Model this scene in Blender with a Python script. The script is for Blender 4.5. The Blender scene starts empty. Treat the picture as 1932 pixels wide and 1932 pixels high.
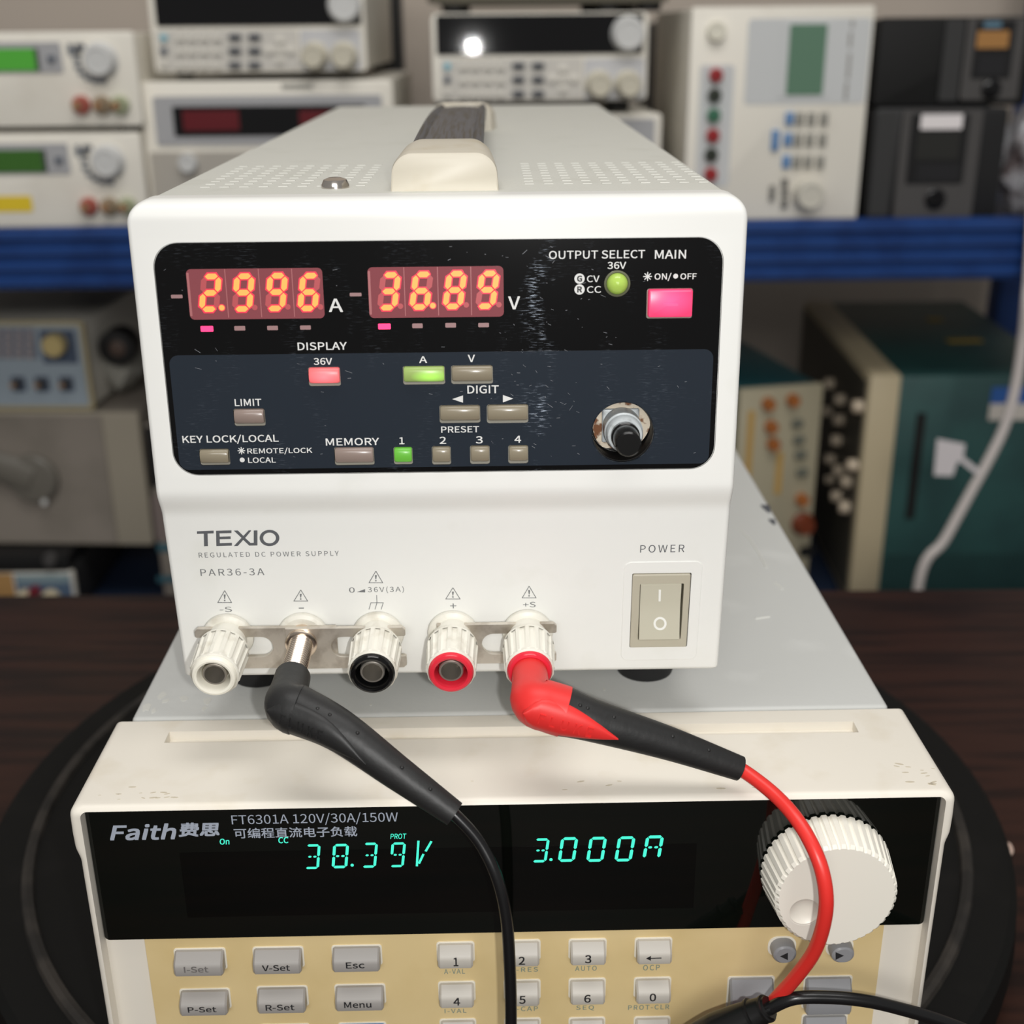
import bpy, bmesh, math, random
from mathutils import Vector, Matrix
random.seed(7)
PI = math.pi
SC = bpy.context.scene
COL = SC.collection
V = Vector

# ---------------------------------------------------------------- camera
FPX = 2319.418
CAM = V((0.00799, -0.27698, 0.17707))
CR = V((0.99985296, -0.01499411, -0.00832127)).normalized()
CU = V((0.01320446, 0.3635758, 0.93147103)).normalized()
CF = V((0.01094117, 0.93144394, -0.36372032)).normalized()
cd = bpy.data.cameras.new('camera')
cam = bpy.data.objects.new('camera', cd)
COL.objects.link(cam)
m = Matrix.Identity(4)
for i in range(3):
    m[i][0], m[i][1], m[i][2], m[i][3] = CR[i], CU[i], -CF[i], CAM[i]
cam.matrix_world = m
cd.sensor_width = 36.0
cd.sensor_fit = 'HORIZONTAL'
cd.lens = FPX / 1932 * 36
cd.clip_start = 0.01
cd.dof.use_dof = True
cd.dof.focus_distance = 0.298
cd.dof.aperture_fstop = 13.5
SC.camera = cam

# ---------------------------------------------------------------- world, lights, exposure
wd = bpy.data.worlds.new('world')
SC.world = wd
wd.use_nodes = True
wd.node_tree.nodes['Background'].inputs[0].default_value = (1.0, 0.975, 0.94, 1)
wd.node_tree.nodes['Background'].inputs[1].default_value = 0.23

def area(name, loc, target, sx, sy, power, col):
    l = bpy.data.lights.new(name, 'AREA')
    l.shape = 'RECTANGLE'; l.size = sx; l.size_y = sy
    l.energy = power; l.color = col
    o = bpy.data.objects.new(name, l)
    o.location = loc
    o.rotation_euler = (V(target) - V(loc)).to_track_quat('-Z', 'Y').to_euler()
    COL.objects.link(o)
    return o
area('room_fill', (0.1, -0.15, 1.7), (0.1, 1.0, 0.1), 1.4, 0.6, 16, (1.0, 0.985, 0.96))  # unseen overhead room light, tilted to brighten the rack
area('room_fill', (0.0, -4.0, 2.0), (0.1, 0.4, 0.1), 3.0, 1.2, 70, (1.0, 0.985, 0.96))  # unseen frontal fill behind the camera, added to brighten upright faces
fl = bpy.data.lights.new('phone_flash', 'AREA')
fl.shape = 'DISK'; fl.size = 0.007; fl.energy = 0.46; fl.color = (1.0, 0.99, 0.97)
flo = bpy.data.objects.new('phone_flash', fl)
FLASH = CAM + CR * 0.019 - CU * 0.010
flo.location = FLASH
flo.rotation_euler = CF.to_track_quat('-Z', 'Y').to_euler()
COL.objects.link(flo)

vs = SC.view_settings
vs.view_transform = 'Standard'
vs.look = 'None'
vs.gamma = 1.0
vs.use_curve_mapping = False
vs.exposure = 0.0

# ---------------------------------------------------------------- materials
def lin(c):
    r = []
    for x in c:
        x = x / 255.0
        r.append(x / 12.92 if x <= 0.04045 else ((x + 0.055) / 1.055) ** 2.4)
    return (r[0], r[1], r[2], 1.0)

MATS = {}
def mat(name, col, rough=0.5, metal=0.0, spec=0.5, emit=None, es=0.0, dirt=None, bump=None, coat=0.0,
        trans=0.0, alpha=1.0, ior=1.45, aniso=0.0):
    """dirt=(colour, scale, lo, hi[, stretch]) mixes a second colour in by noise; bump=(scale, strength[, stretch])."""
    if name in MATS:
        return MATS[name]
    mt = bpy.data.materials.new(name)
    mt.use_nodes = True
    nt = mt.node_tree
    b = nt.nodes['Principled BSDF']
    b.inputs['Base Color'].default_value = lin(col)
    b.inputs['Roughness'].default_value = rough
    b.inputs['Metallic'].default_value = metal
    b.inputs['Specular IOR Level'].default_value = spec
    b.inputs['Coat Weight'].default_value = coat
    b.inputs['Coat Roughness'].default_value = 0.05
    b.inputs['Transmission Weight'].default_value = trans
    b.inputs['Alpha'].default_value = alpha
    b.inputs['IOR'].default_value = ior
    if emit:
        b.inputs['Emission Color'].default_value = (emit[0], emit[1], emit[2], 1)
        b.inputs['Emission Strength'].default_value = es
    def noise(scale, stretch, detail=5):
        tc = nt.nodes.new('ShaderNodeTexCoord')
        mp = nt.nodes.new('ShaderNodeMapping')
        mp.inputs['Scale'].default_value = stretch
        n = nt.nodes.new('ShaderNodeTexNoise')
        n.inputs['Scale'].default_value = scale
        n.inputs['Detail'].default_value = detail
        nt.links.new(tc.outputs['Object'], mp.inputs['Vector'])
        nt.links.new(mp.outputs['Vector'], n.inputs['Vector'])
        return n
    if dirt:
        n = noise(dirt[1], dirt[4] if len(dirt) > 4 else (1, 1, 1))
        rp = nt.nodes.new('ShaderNodeMapRange')
        rp.inputs['From Min'].default_value = dirt[2]
        rp.inputs['From Max'].default_value = dirt[3]
        mx = nt.nodes.new('ShaderNodeMix')
        mx.data_type = 'RGBA'
        mx.inputs['A'].default_value = lin(col)
        mx.inputs['B'].default_value = lin(dirt[0])
        nt.links.new(n.outputs['Fac'], rp.inputs['Value'])
        nt.links.new(rp.outputs['Result'], mx.inputs['Factor'])
        nt.links.new(mx.outputs['Result'], b.inputs['Base Color'])
    if bump:
        n = noise(bump[0], bump[2] if len(bump) > 2 else (1, 1, 1))
        bp = nt.nodes.new('ShaderNodeBump')
        bp.inputs['Strength'].default_value = bump[1]
        bp.inputs['Distance'].default_value = 0.001
        nt.links.new(n.outputs['Fac'], bp.inputs['Height'])
        nt.links.new(bp.outputs['Normal'], b.inputs['Normal'])
    MATS[name] = mt
    return mt

# ---------------------------------------------------------------- mesh helpers
def merge(bm, t, M=None, mi=0):
    for f in t.faces:
        f.material_index = mi
    if M is not None:
        t.transform(M)
    me = bpy.data.meshes.new('tmp')
    t.to_mesh(me); t.free()
    bm.from_mesh(me)
    bpy.data.meshes.remove(me)
    return bm

def NB():
    return bmesh.new()

def bevel(t, edges, off, seg):
    bmesh.ops.bevel(t, geom=list(edges), offset=off, segments=seg, profile=0.5, affect='EDGES', clamp_overlap=True)

def box(bm, a, b, bev=0.0, seg=2, M=None, mi=0):
    t = bmesh.new()
    bmesh.ops.create_cube(t, size=1.0)
    c = [(a[i] + b[i]) / 2 for i in range(3)]
    s = [abs(b[i] - a[i]) for i in range(3)]
    for v in t.verts:
        v.co = V((v.co.x * s[0] + c[0], v.co.y * s[1] + c[1], v.co.z * s[2] + c[2]))
    if bev > 0:
        bevel(t, t.edges, min(bev, min(s) * 0.45), seg)
    return merge(bm, t, M, mi)

def prism(bm, pts, w0, w1, M=None, mi=0, bev=0.0, seg=2):
    """polygon in local xy, from z=w0 to z=w1 (w1 the outer face)"""
    t = bmesh.new()
    lo = [t.verts.new((p[0], p[1], w0)) for p in pts]
    hi = [t.verts.new((p[0], p[1], w1)) for p in pts]
    n = len(pts)
    t.faces.new(lo[::-1]); top = t.faces.new(hi)
    for i in range(n):
        t.faces.new((lo[i], lo[(i + 1) % n], hi[(i + 1) % n], hi[i]))
    bmesh.ops.recalc_face_normals(t, faces=t.faces)
    if bev > 0:
        bevel(t, top.edges, bev, seg)
    return merge(bm, t, M, mi)

def rr_pts(u0, v0, u1, v1, r, n=6):
    r = min(r, (u1 - u0) * 0.499, (v1 - v0) * 0.499)
    if r <= 0:
        return [(u0, v0), (u1, v0), (u1, v1), (u0, v1)]
    P = []
    for cx, cy, a0 in ((u1 - r, v0 + r, -PI / 2), (u1 - r, v1 - r, 0), (u0 + r, v1 - r, PI / 2), (u0 + r, v0 + r, PI)):
        for i in range(n + 1):
            a = a0 + PI / 2 * i / n
            P.append((cx + r * math.cos(a), cy + r * math.sin(a)))
    return P

def rrect(bm, rc, w0, w1, r, M=None, mi=0, bev=0.0, seg=2, n=6):
    return prism(bm, rr_pts(rc[0], rc[1], rc[2], rc[3], r, n), w0, w1, M, mi, bev, seg)

def circ(cx, cy, r, n=32):
    return [(cx + r * math.cos(2 * PI * i / n), cy + r * math.sin(2 * PI * i / n)) for i in range(n)]

def loft(bm, rings, M=None, mi=0, cap=True, closed=True):
    t = bmesh.new()
    vv = [[t.verts.new(p) for p in r] for r in rings]
    n = len(rings[0])
    for a, b in zip(vv[:-1], vv[1:]):
        for i in range(n if closed else n - 1):
            j = (i + 1) % n
            t.faces.new((a[i], a[j], b[j], b[i]))
    if cap:
        t.faces.new(vv[0][::-1]); t.faces.new(vv[-1])
    bmesh.ops.recalc_face_normals(t, faces=t.faces)
    return merge(bm, t, M, mi)

def lathe(bm, prof, M=None, mi=0, n=32, cap=True):
    """prof: (r, z) list about local z"""
    rings = [[(max(r, 1e-6) * math.cos(2 * PI * i / n), max(r, 1e-6) * math.sin(2 * PI * i / n), z) for i in range(n)] for r, z in prof]
    return loft(bm, rings, M, mi, cap)

def spline(pts, k=8):
    pts = [V(p) for p in pts]
    P = [2 * pts[0] - pts[1]] + pts + [2 * pts[-1] - pts[-2]]
    out = []
    for i in range(1, len(P) - 2):
        p0, p1, p2, p3 = P[i - 1:i + 3]
        for s in range(k):
            t = s / k
            out.append(0.5 * ((2 * p1) + (p2 - p0) * t + (2 * p0 - 5 * p1 + 4 * p2 - p3) * t * t + (3 * p1 - p0 - 3 * p2 + p3) * t ** 3))
    out.append(pts[-1])
    return out

def tube(bm, pts, rad, n=14, mi=0, sect=None, up=None, cap=True):
    """rad: number or list; sect=(a list, b list) of half widths gives elliptical sections: a across `up`, b along it"""
    pts = [V(p) for p in pts]
    N = len(pts)
    rad = rad if isinstance(rad, (list, tuple)) else [rad] * N
    rings = []
    prev = None
    for i, p in enumerate(pts):
        d = (pts[min(i + 1, N - 1)] - pts[max(i - 1, 0)]).normalized()
        if up is not None:
            s = d.cross(V(up)).normalized()
        elif prev is None:
            s = d.orthogonal().normalized()
        else:
            s = (prev - d * prev.dot(d)).normalized()
        prev = s
        q = d.cross(s).normalized()
        ra, rb = (sect[0][i], sect[1][i]) if sect else (rad[i], rad[i])
        rings.append([p + s * (ra * math.cos(2 * PI * k / n)) + q * (rb * math.sin(2 * PI * k / n)) for k in range(n)])
    return loft(bm, rings, None, mi, cap)

def ribbed(bm, r0, r1, z0, z1, nrib, depth, M=None, mi=0, sub=6, chamfer=0.0004, duty=0.5):
    def ring(r, z, d):
        P = []
        n = nrib * sub
        for i in range(n):
            ph = (i % sub) / sub
            rr = r - (d if ph >= duty else 0)
            a = 2 * PI * i / n
            P.append((rr * math.cos(a), rr * math.sin(a), z))
        return P
    rings = [ring(r0, z0, depth), ring(r1 + (r0 - r1) * 0.06, z1 - chamfer, depth), ring(r1 - chamfer, z1, depth * 0.3)]
    return loft(bm, rings, M, mi)

def boolean(bm, cutter, op='DIFFERENCE'):
    def tmp(b):
        me = bpy.data.meshes.new('t'); b.to_mesh(me); b.free()
        o = bpy.data.objects.new('t', me); COL.objects.link(o)
        return o
    a, c = tmp(bm), tmp(cutter)
    md = a.modifiers.new('b', 'BOOLEAN')
    md.object = c; md.operation = op; md.solver = 'EXACT'
    dg = bpy.context.evaluated_depsgraph_get()
    dg.update()
    me = bpy.data.meshes.new_from_object(a.evaluated_get(dg))
    out = bmesh.new(); out.from_mesh(me)
    for o in (a, c):
        d = o.data
        bpy.data.objects.remove(o); bpy.data.meshes.remove(d)
    bpy.data.meshes.remove(me)
    return out

WM = {}
def thing(name, label, cat, loc=(0, 0, 0), rz=0.0, group=None):
    o = bpy.data.objects.new(name, None)
    o.empty_display_size = 0.01
    o.location = loc; o.rotation_euler = (0, 0, rz)
    o['label'] = label; o['category'] = cat
    if group:
        o['group'] = group
    COL.objects.link(o)
    WM[o.name] = Matrix.Translation(V(loc)) @ Matrix.Rotation(rz, 4, 'Z')
    return o

def obj(name, bm, mats, parent=None, smooth=35, label=None, cat=None, group=None, kind=None):
    """bm holds world coordinates"""
    me = bpy.data.meshes.new(name)
    if not isinstance(mats, (list, tuple)):
        mats = [mats]
    for x in mats:
        me.materials.append(x)
    M = WM[parent.name] if parent else Matrix.Identity(4)
    bm.transform(M.inverted())
    bm.to_mesh(me); bm.free()
    if smooth:
        me.shade_smooth()
        me.set_sharp_from_angle(angle=math.radians(smooth))
    o = bpy.data.objects.new(name, me)
    COL.objects.link(o)
    if parent:
        o.parent = parent
    WM[o.name] = M
    if label: o['label'] = label
    if cat: o['category'] = cat
    if group: o['group'] = group
    if kind: o['kind'] = kind
    return o

def ray(x, y):
    return CF + CR * ((x - 966) / FPX) - CU * ((y - 966) / FPX)
def at_y(x, y, Y):
    d = ray(x, y); return CAM + d * ((Y - CAM.y) / d.y)
def at_z(x, y, Z):
    d = ray(x, y); return CAM + d * ((Z - CAM.z) / d.z)

class Face:
    """a flat face of a thing: u to the right, v up, w outwards"""
    def __init__(s, o, ex, ey, n):
        s.o, s.ex, s.ey, s.n = V(o), V(ex).normalized(), V(ey).normalized(), V(n).normalized()
        s.M = Matrix.Identity(4)
        for i in range(3):
            s.M[i][0], s.M[i][1], s.M[i][2], s.M[i][3] = s.ex[i], s.ey[i], s.n[i], s.o[i]
    def px(s, x, y, w=0.0):
        d = ray(x, y)
        o = s.o + s.n * w
        P = CAM + d * ((o - CAM).dot(s.n) / d.dot(s.n)) - o
        return (P.dot(s.ex), P.dot(s.ey))
    def rc(s, x0, y0, x1, y1, w=0.0):
        xm, ym = (x0 + x1) / 2, (y0 + y1) / 2
        return (s.px(x0, ym, w)[0], s.px(xm, y1, w)[1], s.px(x1, ym, w)[0], s.px(xm, y0, w)[1])
    def at(s, u, v, w=0.0):
        return s.M @ V((u, v, w))
    def T(s, u, v, w=0.0):
        return s.M @ Matrix.Translation((u, v, w))
def upright(o, yaw=0.0):
    c, q = math.cos(yaw), math.sin(yaw)
    return Face(o, (c, q, 0), (0, 0, 1), (q, -c, 0))

# text
tcv = bpy.data.curves.new('t', 'FONT')
FONT0 = tcv.font
FONT1 = FONT0
try:      # Blender's own bundled interface typeface; the built-in one stands in if it is not there
    import os
    FONT1 = bpy.data.fonts.load(os.path.join(bpy.utils.system_resource('DATAFILES'), 'fonts', 'Noto Sans CJK Regular.woff2'))
except Exception:
    pass
def set_text(s):
    tcv.font = FONT1
    tcv.body = s
def face_up(t):
    t.normal_update()
    bad = [f for f in t.faces if f.normal.z < 0]
    if bad: bmesh.ops.reverse_faces(t, faces=bad)
tob = bpy.data.objects.new('t', tcv)
COL.objects.link(tob)
def text(bm, F, s, bx, w=0.0, bold=0.0, shear=0.0, mi=0, th=0.00003, sp=1.0, mid=False):
    """letters fitted to the box bx (left, top, right, bottom) on face F at height w"""
    set_text(s); tcv.offset = 0.0; tcv.shear = shear; tcv.extrude = 0.0; tcv.resolution_u = 3
    tcv.space_character = sp
    tcv.size = 1.0
    dg = bpy.context.evaluated_depsgraph_get(); dg.update()
    me = bpy.data.meshes.new_from_object(tob.evaluated_get(dg))
    t = bmesh.new(); t.from_mesh(me); bpy.data.meshes.remove(me)
    if not t.verts:
        t.free(); return
    face_up(t)
    bmesh.ops.remove_doubles(t, verts=t.verts, dist=1e-5)
    xs = [v.co.x for v in t.verts]; ys = [v.co.y for v in t.verts]
    x0, x1, y0, y1 = min(xs), max(xs), min(ys), max(ys)
    if '/' in s:          # the slash hangs below the line: height from the letters only
        set_text(s.replace('/', '')); dg.update()
        me = bpy.data.meshes.new_from_object(tob.evaluated_get(dg)); ys = [v.co.y for v in me.vertices]; y0, y1 = min(ys), max(ys); bpy.data.meshes.remove(me)
    if mid:
        u0, v0, u1, v1 = F.rc(*bx, w)
    else:
        u0, v0 = F.px(bx[0], bx[3], w); u1, v1 = F.px(bx[2], bx[1], w)
    d = bold * 1.6 * min(v1 - v0, 0.0026)
    copies = [(-d, -d), (d, d), (-d, d), (d, -d)] if d > 0 else [(0, 0)]
    for i, (dx, dy) in enumerate(copies):
        q = t.copy()
        for v in q.verts:
            v.co = V((u0 + d + (v.co.x - x0) / (x1 - x0) * (u1 - u0 - 2 * d) + dx, v0 + d + (v.co.y - y0) / max(y1 - y0, 1e-6) * (v1 - v0 - 2 * d) + dy, w + th + i * 1e-6))
        merge(bm, q, F.M, mi)
    t.free()

def seg7(bm, F, c, size, s, w, t=0.19, slant=0.157, mid_dots=False, lit=0, dim=None, halo=None, th=0.00004, gap=0.04):
    """seven segment figure centred on (u, v); s = which of abcdefg are lit"""
    W, H = size
    a = t * W
    g = gap * W
    def hor(y):
        x0, x1 = a * 0.5 + g, W - a * 0.5 - g
        return [(x0, y), (x0 + a * .5, y - a * .5), (x1 - a * .5, y - a * .5), (x1, y), (x1 - a * .5, y + a * .5), (x0 + a * .5, y + a * .5)]
    def ver(x, y0, y1):
        y0 += g; y1 -= g
        return [(x, y0), (x + a * .5, y0 + a * .5), (x + a * .5, y1 - a * .5), (x, y1), (x - a * .5, y1 - a * .5), (x - a * .5, y0 + a * .5)]
    top, mid, bot = H - a * .5, H * .5, a * .5
    segs = {'a': hor(top), 'g': hor(mid), 'd': hor(bot), 'f': ver(a * .5, mid, top), 'b': ver(W - a * .5, mid, top),
            'e': ver(a * .5, bot, mid), 'c': ver(W - a * .5, bot, mid)}
    if mid_dots:
        k = a * .5
        segs['g'] = None
    def tr(P):
        return [(c[0] - W / 2 + x + (y - H / 2) * slant, c[1] - H / 2 + y) for x, y in P]
    for k, P in segs.items():
        on = k in s
        if P is None:
            if on:
                for q in (0.33, 0.67):
                    prism(bm, tr([(W * q + a * .62 * math.cos(i * PI / 5), mid + a * .42 * math.sin(i * PI / 5)) for i in range(10)]), w, w + th, F.M, lit)
            continue
        if on:
            prism(bm, tr(P), w, w + th, F.M, lit)
            if halo is not None:
                cx = sum(p[0] for p in P) / 6; cy = sum(p[1] for p in P) / 6
                e = a * .22
                Q = [(x + e * (1 if x > cx + 1e-9 else -1 if x < cx - 1e-9 else 0), y + e * (1 if y > cy + 1e-9 else -1 if y < cy - 1e-9 else 0)) for x, y in P]
                prism(bm, tr(Q), w - th * .5, w + th * .3, F.M, halo)
        elif dim is not None:
            prism(bm, tr(P), w, w + th * .5, F.M, dim)
DIG = {'0': 'abcdef', '1': 'bc', '2': 'abged', '3': 'abgcd', '4': 'fgbc', '5': 'afgcd', '6': 'afgedc', '8': 'abcdefg', '9': 'abfgcd', 'A': 'abcefg'}

# ---------------------------------------------------------------- setting
ZT, ZTURN = -0.116, -0.091
FLOORZ = -0.87
m_wall = mat('wall_paint', (190, 178, 165), 0.9, bump=(30, 0.2))
b = NB(); box(b, (-2.2, 1.45, FLOORZ), (2.2, 1.53, 2.2)); obj('wall_back', b, m_wall, kind='structure')
m_floor = mat('floor_tile', (92, 86, 80), 0.6, dirt=((70, 65, 60), 4, 0.4, 0.6))
b = NB(); box(b, (-2.2, -2.2, FLOORZ - 0.05), (2.2, 1.53, FLOORZ)); obj('floor', b, m_floor, kind='structure')

# table
m_wood = mat('dark_wood', (54, 31, 23), 0.42, spec=0.25, dirt=((31, 18, 14), 9, 0.40, 0.62, (1.2, 14, 1)), bump=(60, 0.08, (1, 20, 1)))
tb = thing('table', 'dark brown wood table under the black turntable', 'table', (0, 0, FLOORZ), -0.018)
b = NB(); box(b, (-0.75, -0.75, ZT - 0.03), (0.75, 0.352, ZT), 0.003, 2, Matrix.Rotation(-0.018, 4, 'Z')); obj('tabletop', b, m_wood, tb)
for sx in (-1, 1):
    for y in (-0.69, 0.29):
        b = NB(); box(b, (sx * 0.7 - 0.03, y - 0.03, FLOORZ), (sx * 0.7 + 0.03, y + 0.03, ZT - 0.03), 0.003, 2, Matrix.Rotation(-0.018, 4, 'Z'))
        obj('leg', b, m_wood, tb)

# turntable
m_blk = mat('black_rubber', (13, 13, 12), 0.66, spec=0.22, dirt=((20, 19, 18), 40, 0.55, 0.75))
m_blk2 = mat('sheen_rubber', (56, 52, 48), 0.6, spec=0.3, dirt=((38, 36, 34), 60, 0.4, 0.6))  # lighter than the disc: the raised ring's sheen put into the colour
tt = thing('turntable', 'round black display turntable with a raised ring, lying on the dark table', 'turntable', (0.0066, 0.121, ZT))
Mt = Matrix.Translation((0.0066, 0.121, 0))
b = NB(); lathe(b, [(0.0, ZT), (0.178, ZT), (0.1845, ZT + 0.003), (0.1855, ZT + 0.012), (0.1845, ZTURN - 0.002), (0.182, ZTURN), (0.0, ZTURN)], Mt, 0, 128)
obj('disc', b, m_blk, tt)
b = NB(); lathe(b, [(0.1662, ZTURN), (0.1668, ZTURN + 0.0016), (0.1685, ZTURN + 0.0022), (0.1702, ZTURN + 0.0016), (0.1708, ZTURN)], Mt, 0, 128, cap=False)
obj('raised_ring', b, m_blk2, tt)
# scrap of lint on the table
P = [at_z(x, y, ZT + 0.0012) for x, y in ((1886, 1586), (1894, 1592), (1903, 1596), (1907, 1606), (1904, 1614))]
b = NB(); tube(b, spline(P, 4), [0.0006 + 0.0006 * math.sin(PI * i / 16) for i in range(17)], 8)
obj('scrap', b, mat('lint', (196, 170, 156), 0.9), None, label='small pale curled scrap lying on the dark table', cat='scrap')

# ---------------------------------------------------------------- power supply
AL, BE, SS, ZK = 0.03979, 0.07747, 0.00481, 0.052
FU = Face((0, 0, ZK), (1, 0, 0), (0, math.sin(AL), math.cos(AL)), (0, -math.cos(AL), math.sin(AL)))
FL = Face((0, SS, ZK), (1, 0, 0), (0, -math.sin(BE), math.cos(BE)), (0, -math.cos(BE), -math.sin(BE)))
XL, XR, ZB, ZC, D0 = -0.07442, 0.06503, 0.0208, 0.1423, 0.385
ZL = 0.0067
m_white = mat('white_plastic', (236, 236, 232), 0.38, dirt=((230, 230, 224), 60, 0.6, 0.8))
m_grey = mat('case_paint', (206, 206, 198), 0.5, dirt=((199, 199, 190), 70, 0.55, 0.75), bump=(900, 0.12))
m_cream = mat('cream_plastic', (208, 201, 185), 0.4, dirt=((198, 188, 166), 90, 0.55, 0.75))

ps = thing('power_supply', 'white bench DC power supply with red digit displays standing on the electronic load', 'power supply', (-0.0047, 0.0, ZL))

def hring(z, yf, xl, xr, yb, re, n=6):
    P = [(xl, yb, z)]
    for i in range(n + 1):
        a = PI + PI / 2 * i / n
        P.append((xl + re + re * math.cos(a), yf + re + re * math.sin(a), z))
    for i in range(n + 1):
        a = 1.5 * PI + PI / 2 * i / n
        P.append((xr - re + re * math.cos(a), yf + re + re * math.sin(a), z))
    P.append((xr, yb, z))
    return P
def yfront(z):
    lo = SS + (ZK - z) * math.tan(BE); up = (z - ZK) * math.tan(AL)
    t = min(1, max(0, (z - 0.0675) / (0.0748 - 0.0675))); t = t * t * (3 - 2 * t)
    return lo + (up - lo) * t
ZBT = ZC + 0.0006
zs = [ZB + 0.0016 * (1 - math.cos(i * PI / 12)) for i in range(7)]
zs += [0.03, 0.045, 0.06] + [0.066 + 0.001 * i for i in range(11)] + [0.078, 0.08, 0.10, 0.12, 0.135]
zs += [ZBT - 0.0055 * (1 - math.sin(i * PI / 2 / 14)) for i in range(15)]
def arc_in(z, top, r):
    d = z - (top - r)
    return 0 if d <= 0 else r - math.sqrt(max(0, r * r - d * d))
rings = []
for z in zs:
    bi = arc_in(2 * ZB - z + 0.0, ZB, 0.0016)
    e = arc_in(z, ZBT, 0.0055); f_ = arc_in(z, ZBT, 0.0042)
    bo = 0.0016 - math.sqrt(max(0, 0.0016 ** 2 - max(0, ZB + 0.0016 - z) ** 2))
    rings.append(hring(z, yfront(z) + f_ + bo, XL + e + bo * .4, XR - e - bo * .4, 0.0125, 0.0014))
bez = NB(); loft(bez, rings)

PW = -0.00025      # the black panel sits a quarter millimetre back in its frame
prc = (FU.px(290, 500)[0] * .5 + FU.px(327.5, 855)[0] * .5, FU.px(840, 890)[1], FU.px(1363.3, 500)[0] * .5 + FU.px(1347.5, 855)[0] * .5, FU.px(840, 453.5)[1])
cut = NB()
rrect(cut, (prc[0] - .0002, prc[1] - .0002, prc[2] + .0002, prc[3] + .0002), -0.0009, 0.004, 0.0058, FU.M, n=10)
bez = boolean(bez, cut)
eu, ev = FU.px(1175, 815.8, PW)
cut = NB(); prism(cut, circ(eu, ev, 0.0074, 48), -0.009, 0.004, FU.M)
bez = boolean(bez, cut)
# power switch opening
swp = [FL.px(1193, 1081), FL.px(1304, 1080), FL.px(1296.5, 1219), FL.px(1187, 1221)]
sw = ((swp[0][0] + swp[3][0]) / 2, (swp[2][1] + swp[3][1]) / 2, (swp[1][0] + swp[2][0]) / 2, (swp[0][1] + swp[1][1]) / 2)
cut = NB(); rrect(cut, sw, -0.005, 0.004, 0.0004, FL.M)
bez = boolean(bez, cut)
# raised surround of the switch
pl = ((FL.px(1177, 1060)[0] + FL.px(1171, 1243)[0]) / 2, FL.px(1245, 1245)[1], (FL.px(1324, 1060)[0] + FL.px(1316, 1243)[0]) / 2, FL.px(1245, 1059)[1])
su = NB(); rrect(su, pl, -0.0005, 0.00022, 0.002, FL.M, 0, 0.0002, 2)
cut = NB(); rrect(cut, sw, -0.005, 0.004, 0.0004, FL.M)
su = boolean(su, cut)
obj('front_bezel', bez, m_white, ps, smooth=14)
obj('switch_surround', su, m_white, ps, smooth=20)

# case with louvre slots
b = NB()
box(b, (XL + 0.0028, 0.0115, ZB + 0.003), (XR - 0.0028, D0, ZC), 0.0016, 3)
obj('case', b, m_grey, ps)
m_slot = mat('slot_shadow', (150, 148, 138), 0.7)
b = NB()
for j in range(10):
    for side in (0, 1):
        if side == 0:
            xa = -0.0640 + j * 0.00475
            if xa > -0.0215: continue
        else:
            xa = 0.0153 + j * 0.00475
            if xa > 0.0600: continue
        for i in range(9):
            y = 0.0325 + i * 0.0062
            box(b, (xa, y, ZC - 0.0004), (xa + 0.0026, y + 0.0014, ZC + 0.00016), 0.0002, 1)
obj('louvre_slots', b, m_grey, ps, kind='stuff')
# seam line between bezel and case
m_seam = mat('seam', (120, 117, 106), 0.8)
b = NB(); box(b, (XL + 0.006, 0.0124, ZC - 0.001), (XR - 0.006, 0.0129, ZC + 0.0001)); obj('seam', b, m_seam, ps)
# screw on top
p_ = at_z(632, 355, ZC)
b = NB(); lathe(b, [(0.0034, 0), (0.0034, 0.0007), (0.0028, 0.0019), (0.0016, 0.0024), (0.0, 0.0024)], Matrix.Translation((p_.x, p_.y + .001, ZC)), 0, 24)
obj('screw', b, mat('screw_chrome', (205, 198, 190), 0.18, 0.9), ps)

# carrying handle
HX = -0.0037
hd = NB()
def capring(y, hw, h, r=0.0044, z0=ZC, n=8):
    P = [(HX - hw, y, z0), (HX + hw, y, z0)]
    tw = hw * 0.93
    for i in range(n + 1):
        a = PI / 2 * i / n
        P.append((HX + tw - r + r * math.cos(a) + (hw - tw) * (1 - math.sin(a)) * 0.6, y, z0 + h - r + r * math.sin(a)))
    for i in range(n + 1):
        a = PI / 2 + PI / 2 * i / n
        P.append((HX - tw + r + r * math.cos(a) - (hw - tw) * (1 - math.sin(a)) * 0.6, y, z0 + h - r + r * math.sin(a)))
    return P
GRIP = [(-0.0088, -0.0022), (0.0088, -0.0022), (0.0091, 0.001), (0.0086, 0.0022), (0.0077, 0.0027), (0.0068, 0.0022), (0.0062, 0.0015),
        (0.003, 0.0018), (0, 0.0019), (-0.003, 0.0018), (-0.0062, 0.0015), (-0.0068, 0.0022), (-0.0077, 0.0027), (-0.0086, 0.0022), (-0.0091, 0.001)]
rg = []
for i in range(17):
    y = 0.036 + (0.212 - 0.036) * i / 16
    z = ZC + 0.0066 + 0.0017 * math.sin(PI * i / 16) + 0.0004 * i / 16
    rg.append([(HX + x, y, z + q) for x, q in GRIP])
loft(hd, rg)
hdl = obj('carry_handle', hd, mat('grip_vinyl', (88, 88, 92), 0.45, dirt=((74, 70, 64), 50, 0.45, 0.6, (30, 1, 1))), ps, label='dark grey vinyl grip strap')
for sgn, ya in ((1, 0.0205), (-1, 0.2330)):
    b = NB()
    loft(b, [capring(ya, .0124, .0080), capring(ya + sgn * .0003, .0127, .0086), capring(ya + sgn * .002, .0128, .0089), capring(ya + sgn * .0185, .0118, .0100), capring(ya + sgn * .0235, .0112, .0100), capring(ya + sgn * .0245, .0108, .0096)])
    obj('end_cap', b, m_cream, hdl, label='cream end cap', smooth=40)

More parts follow.
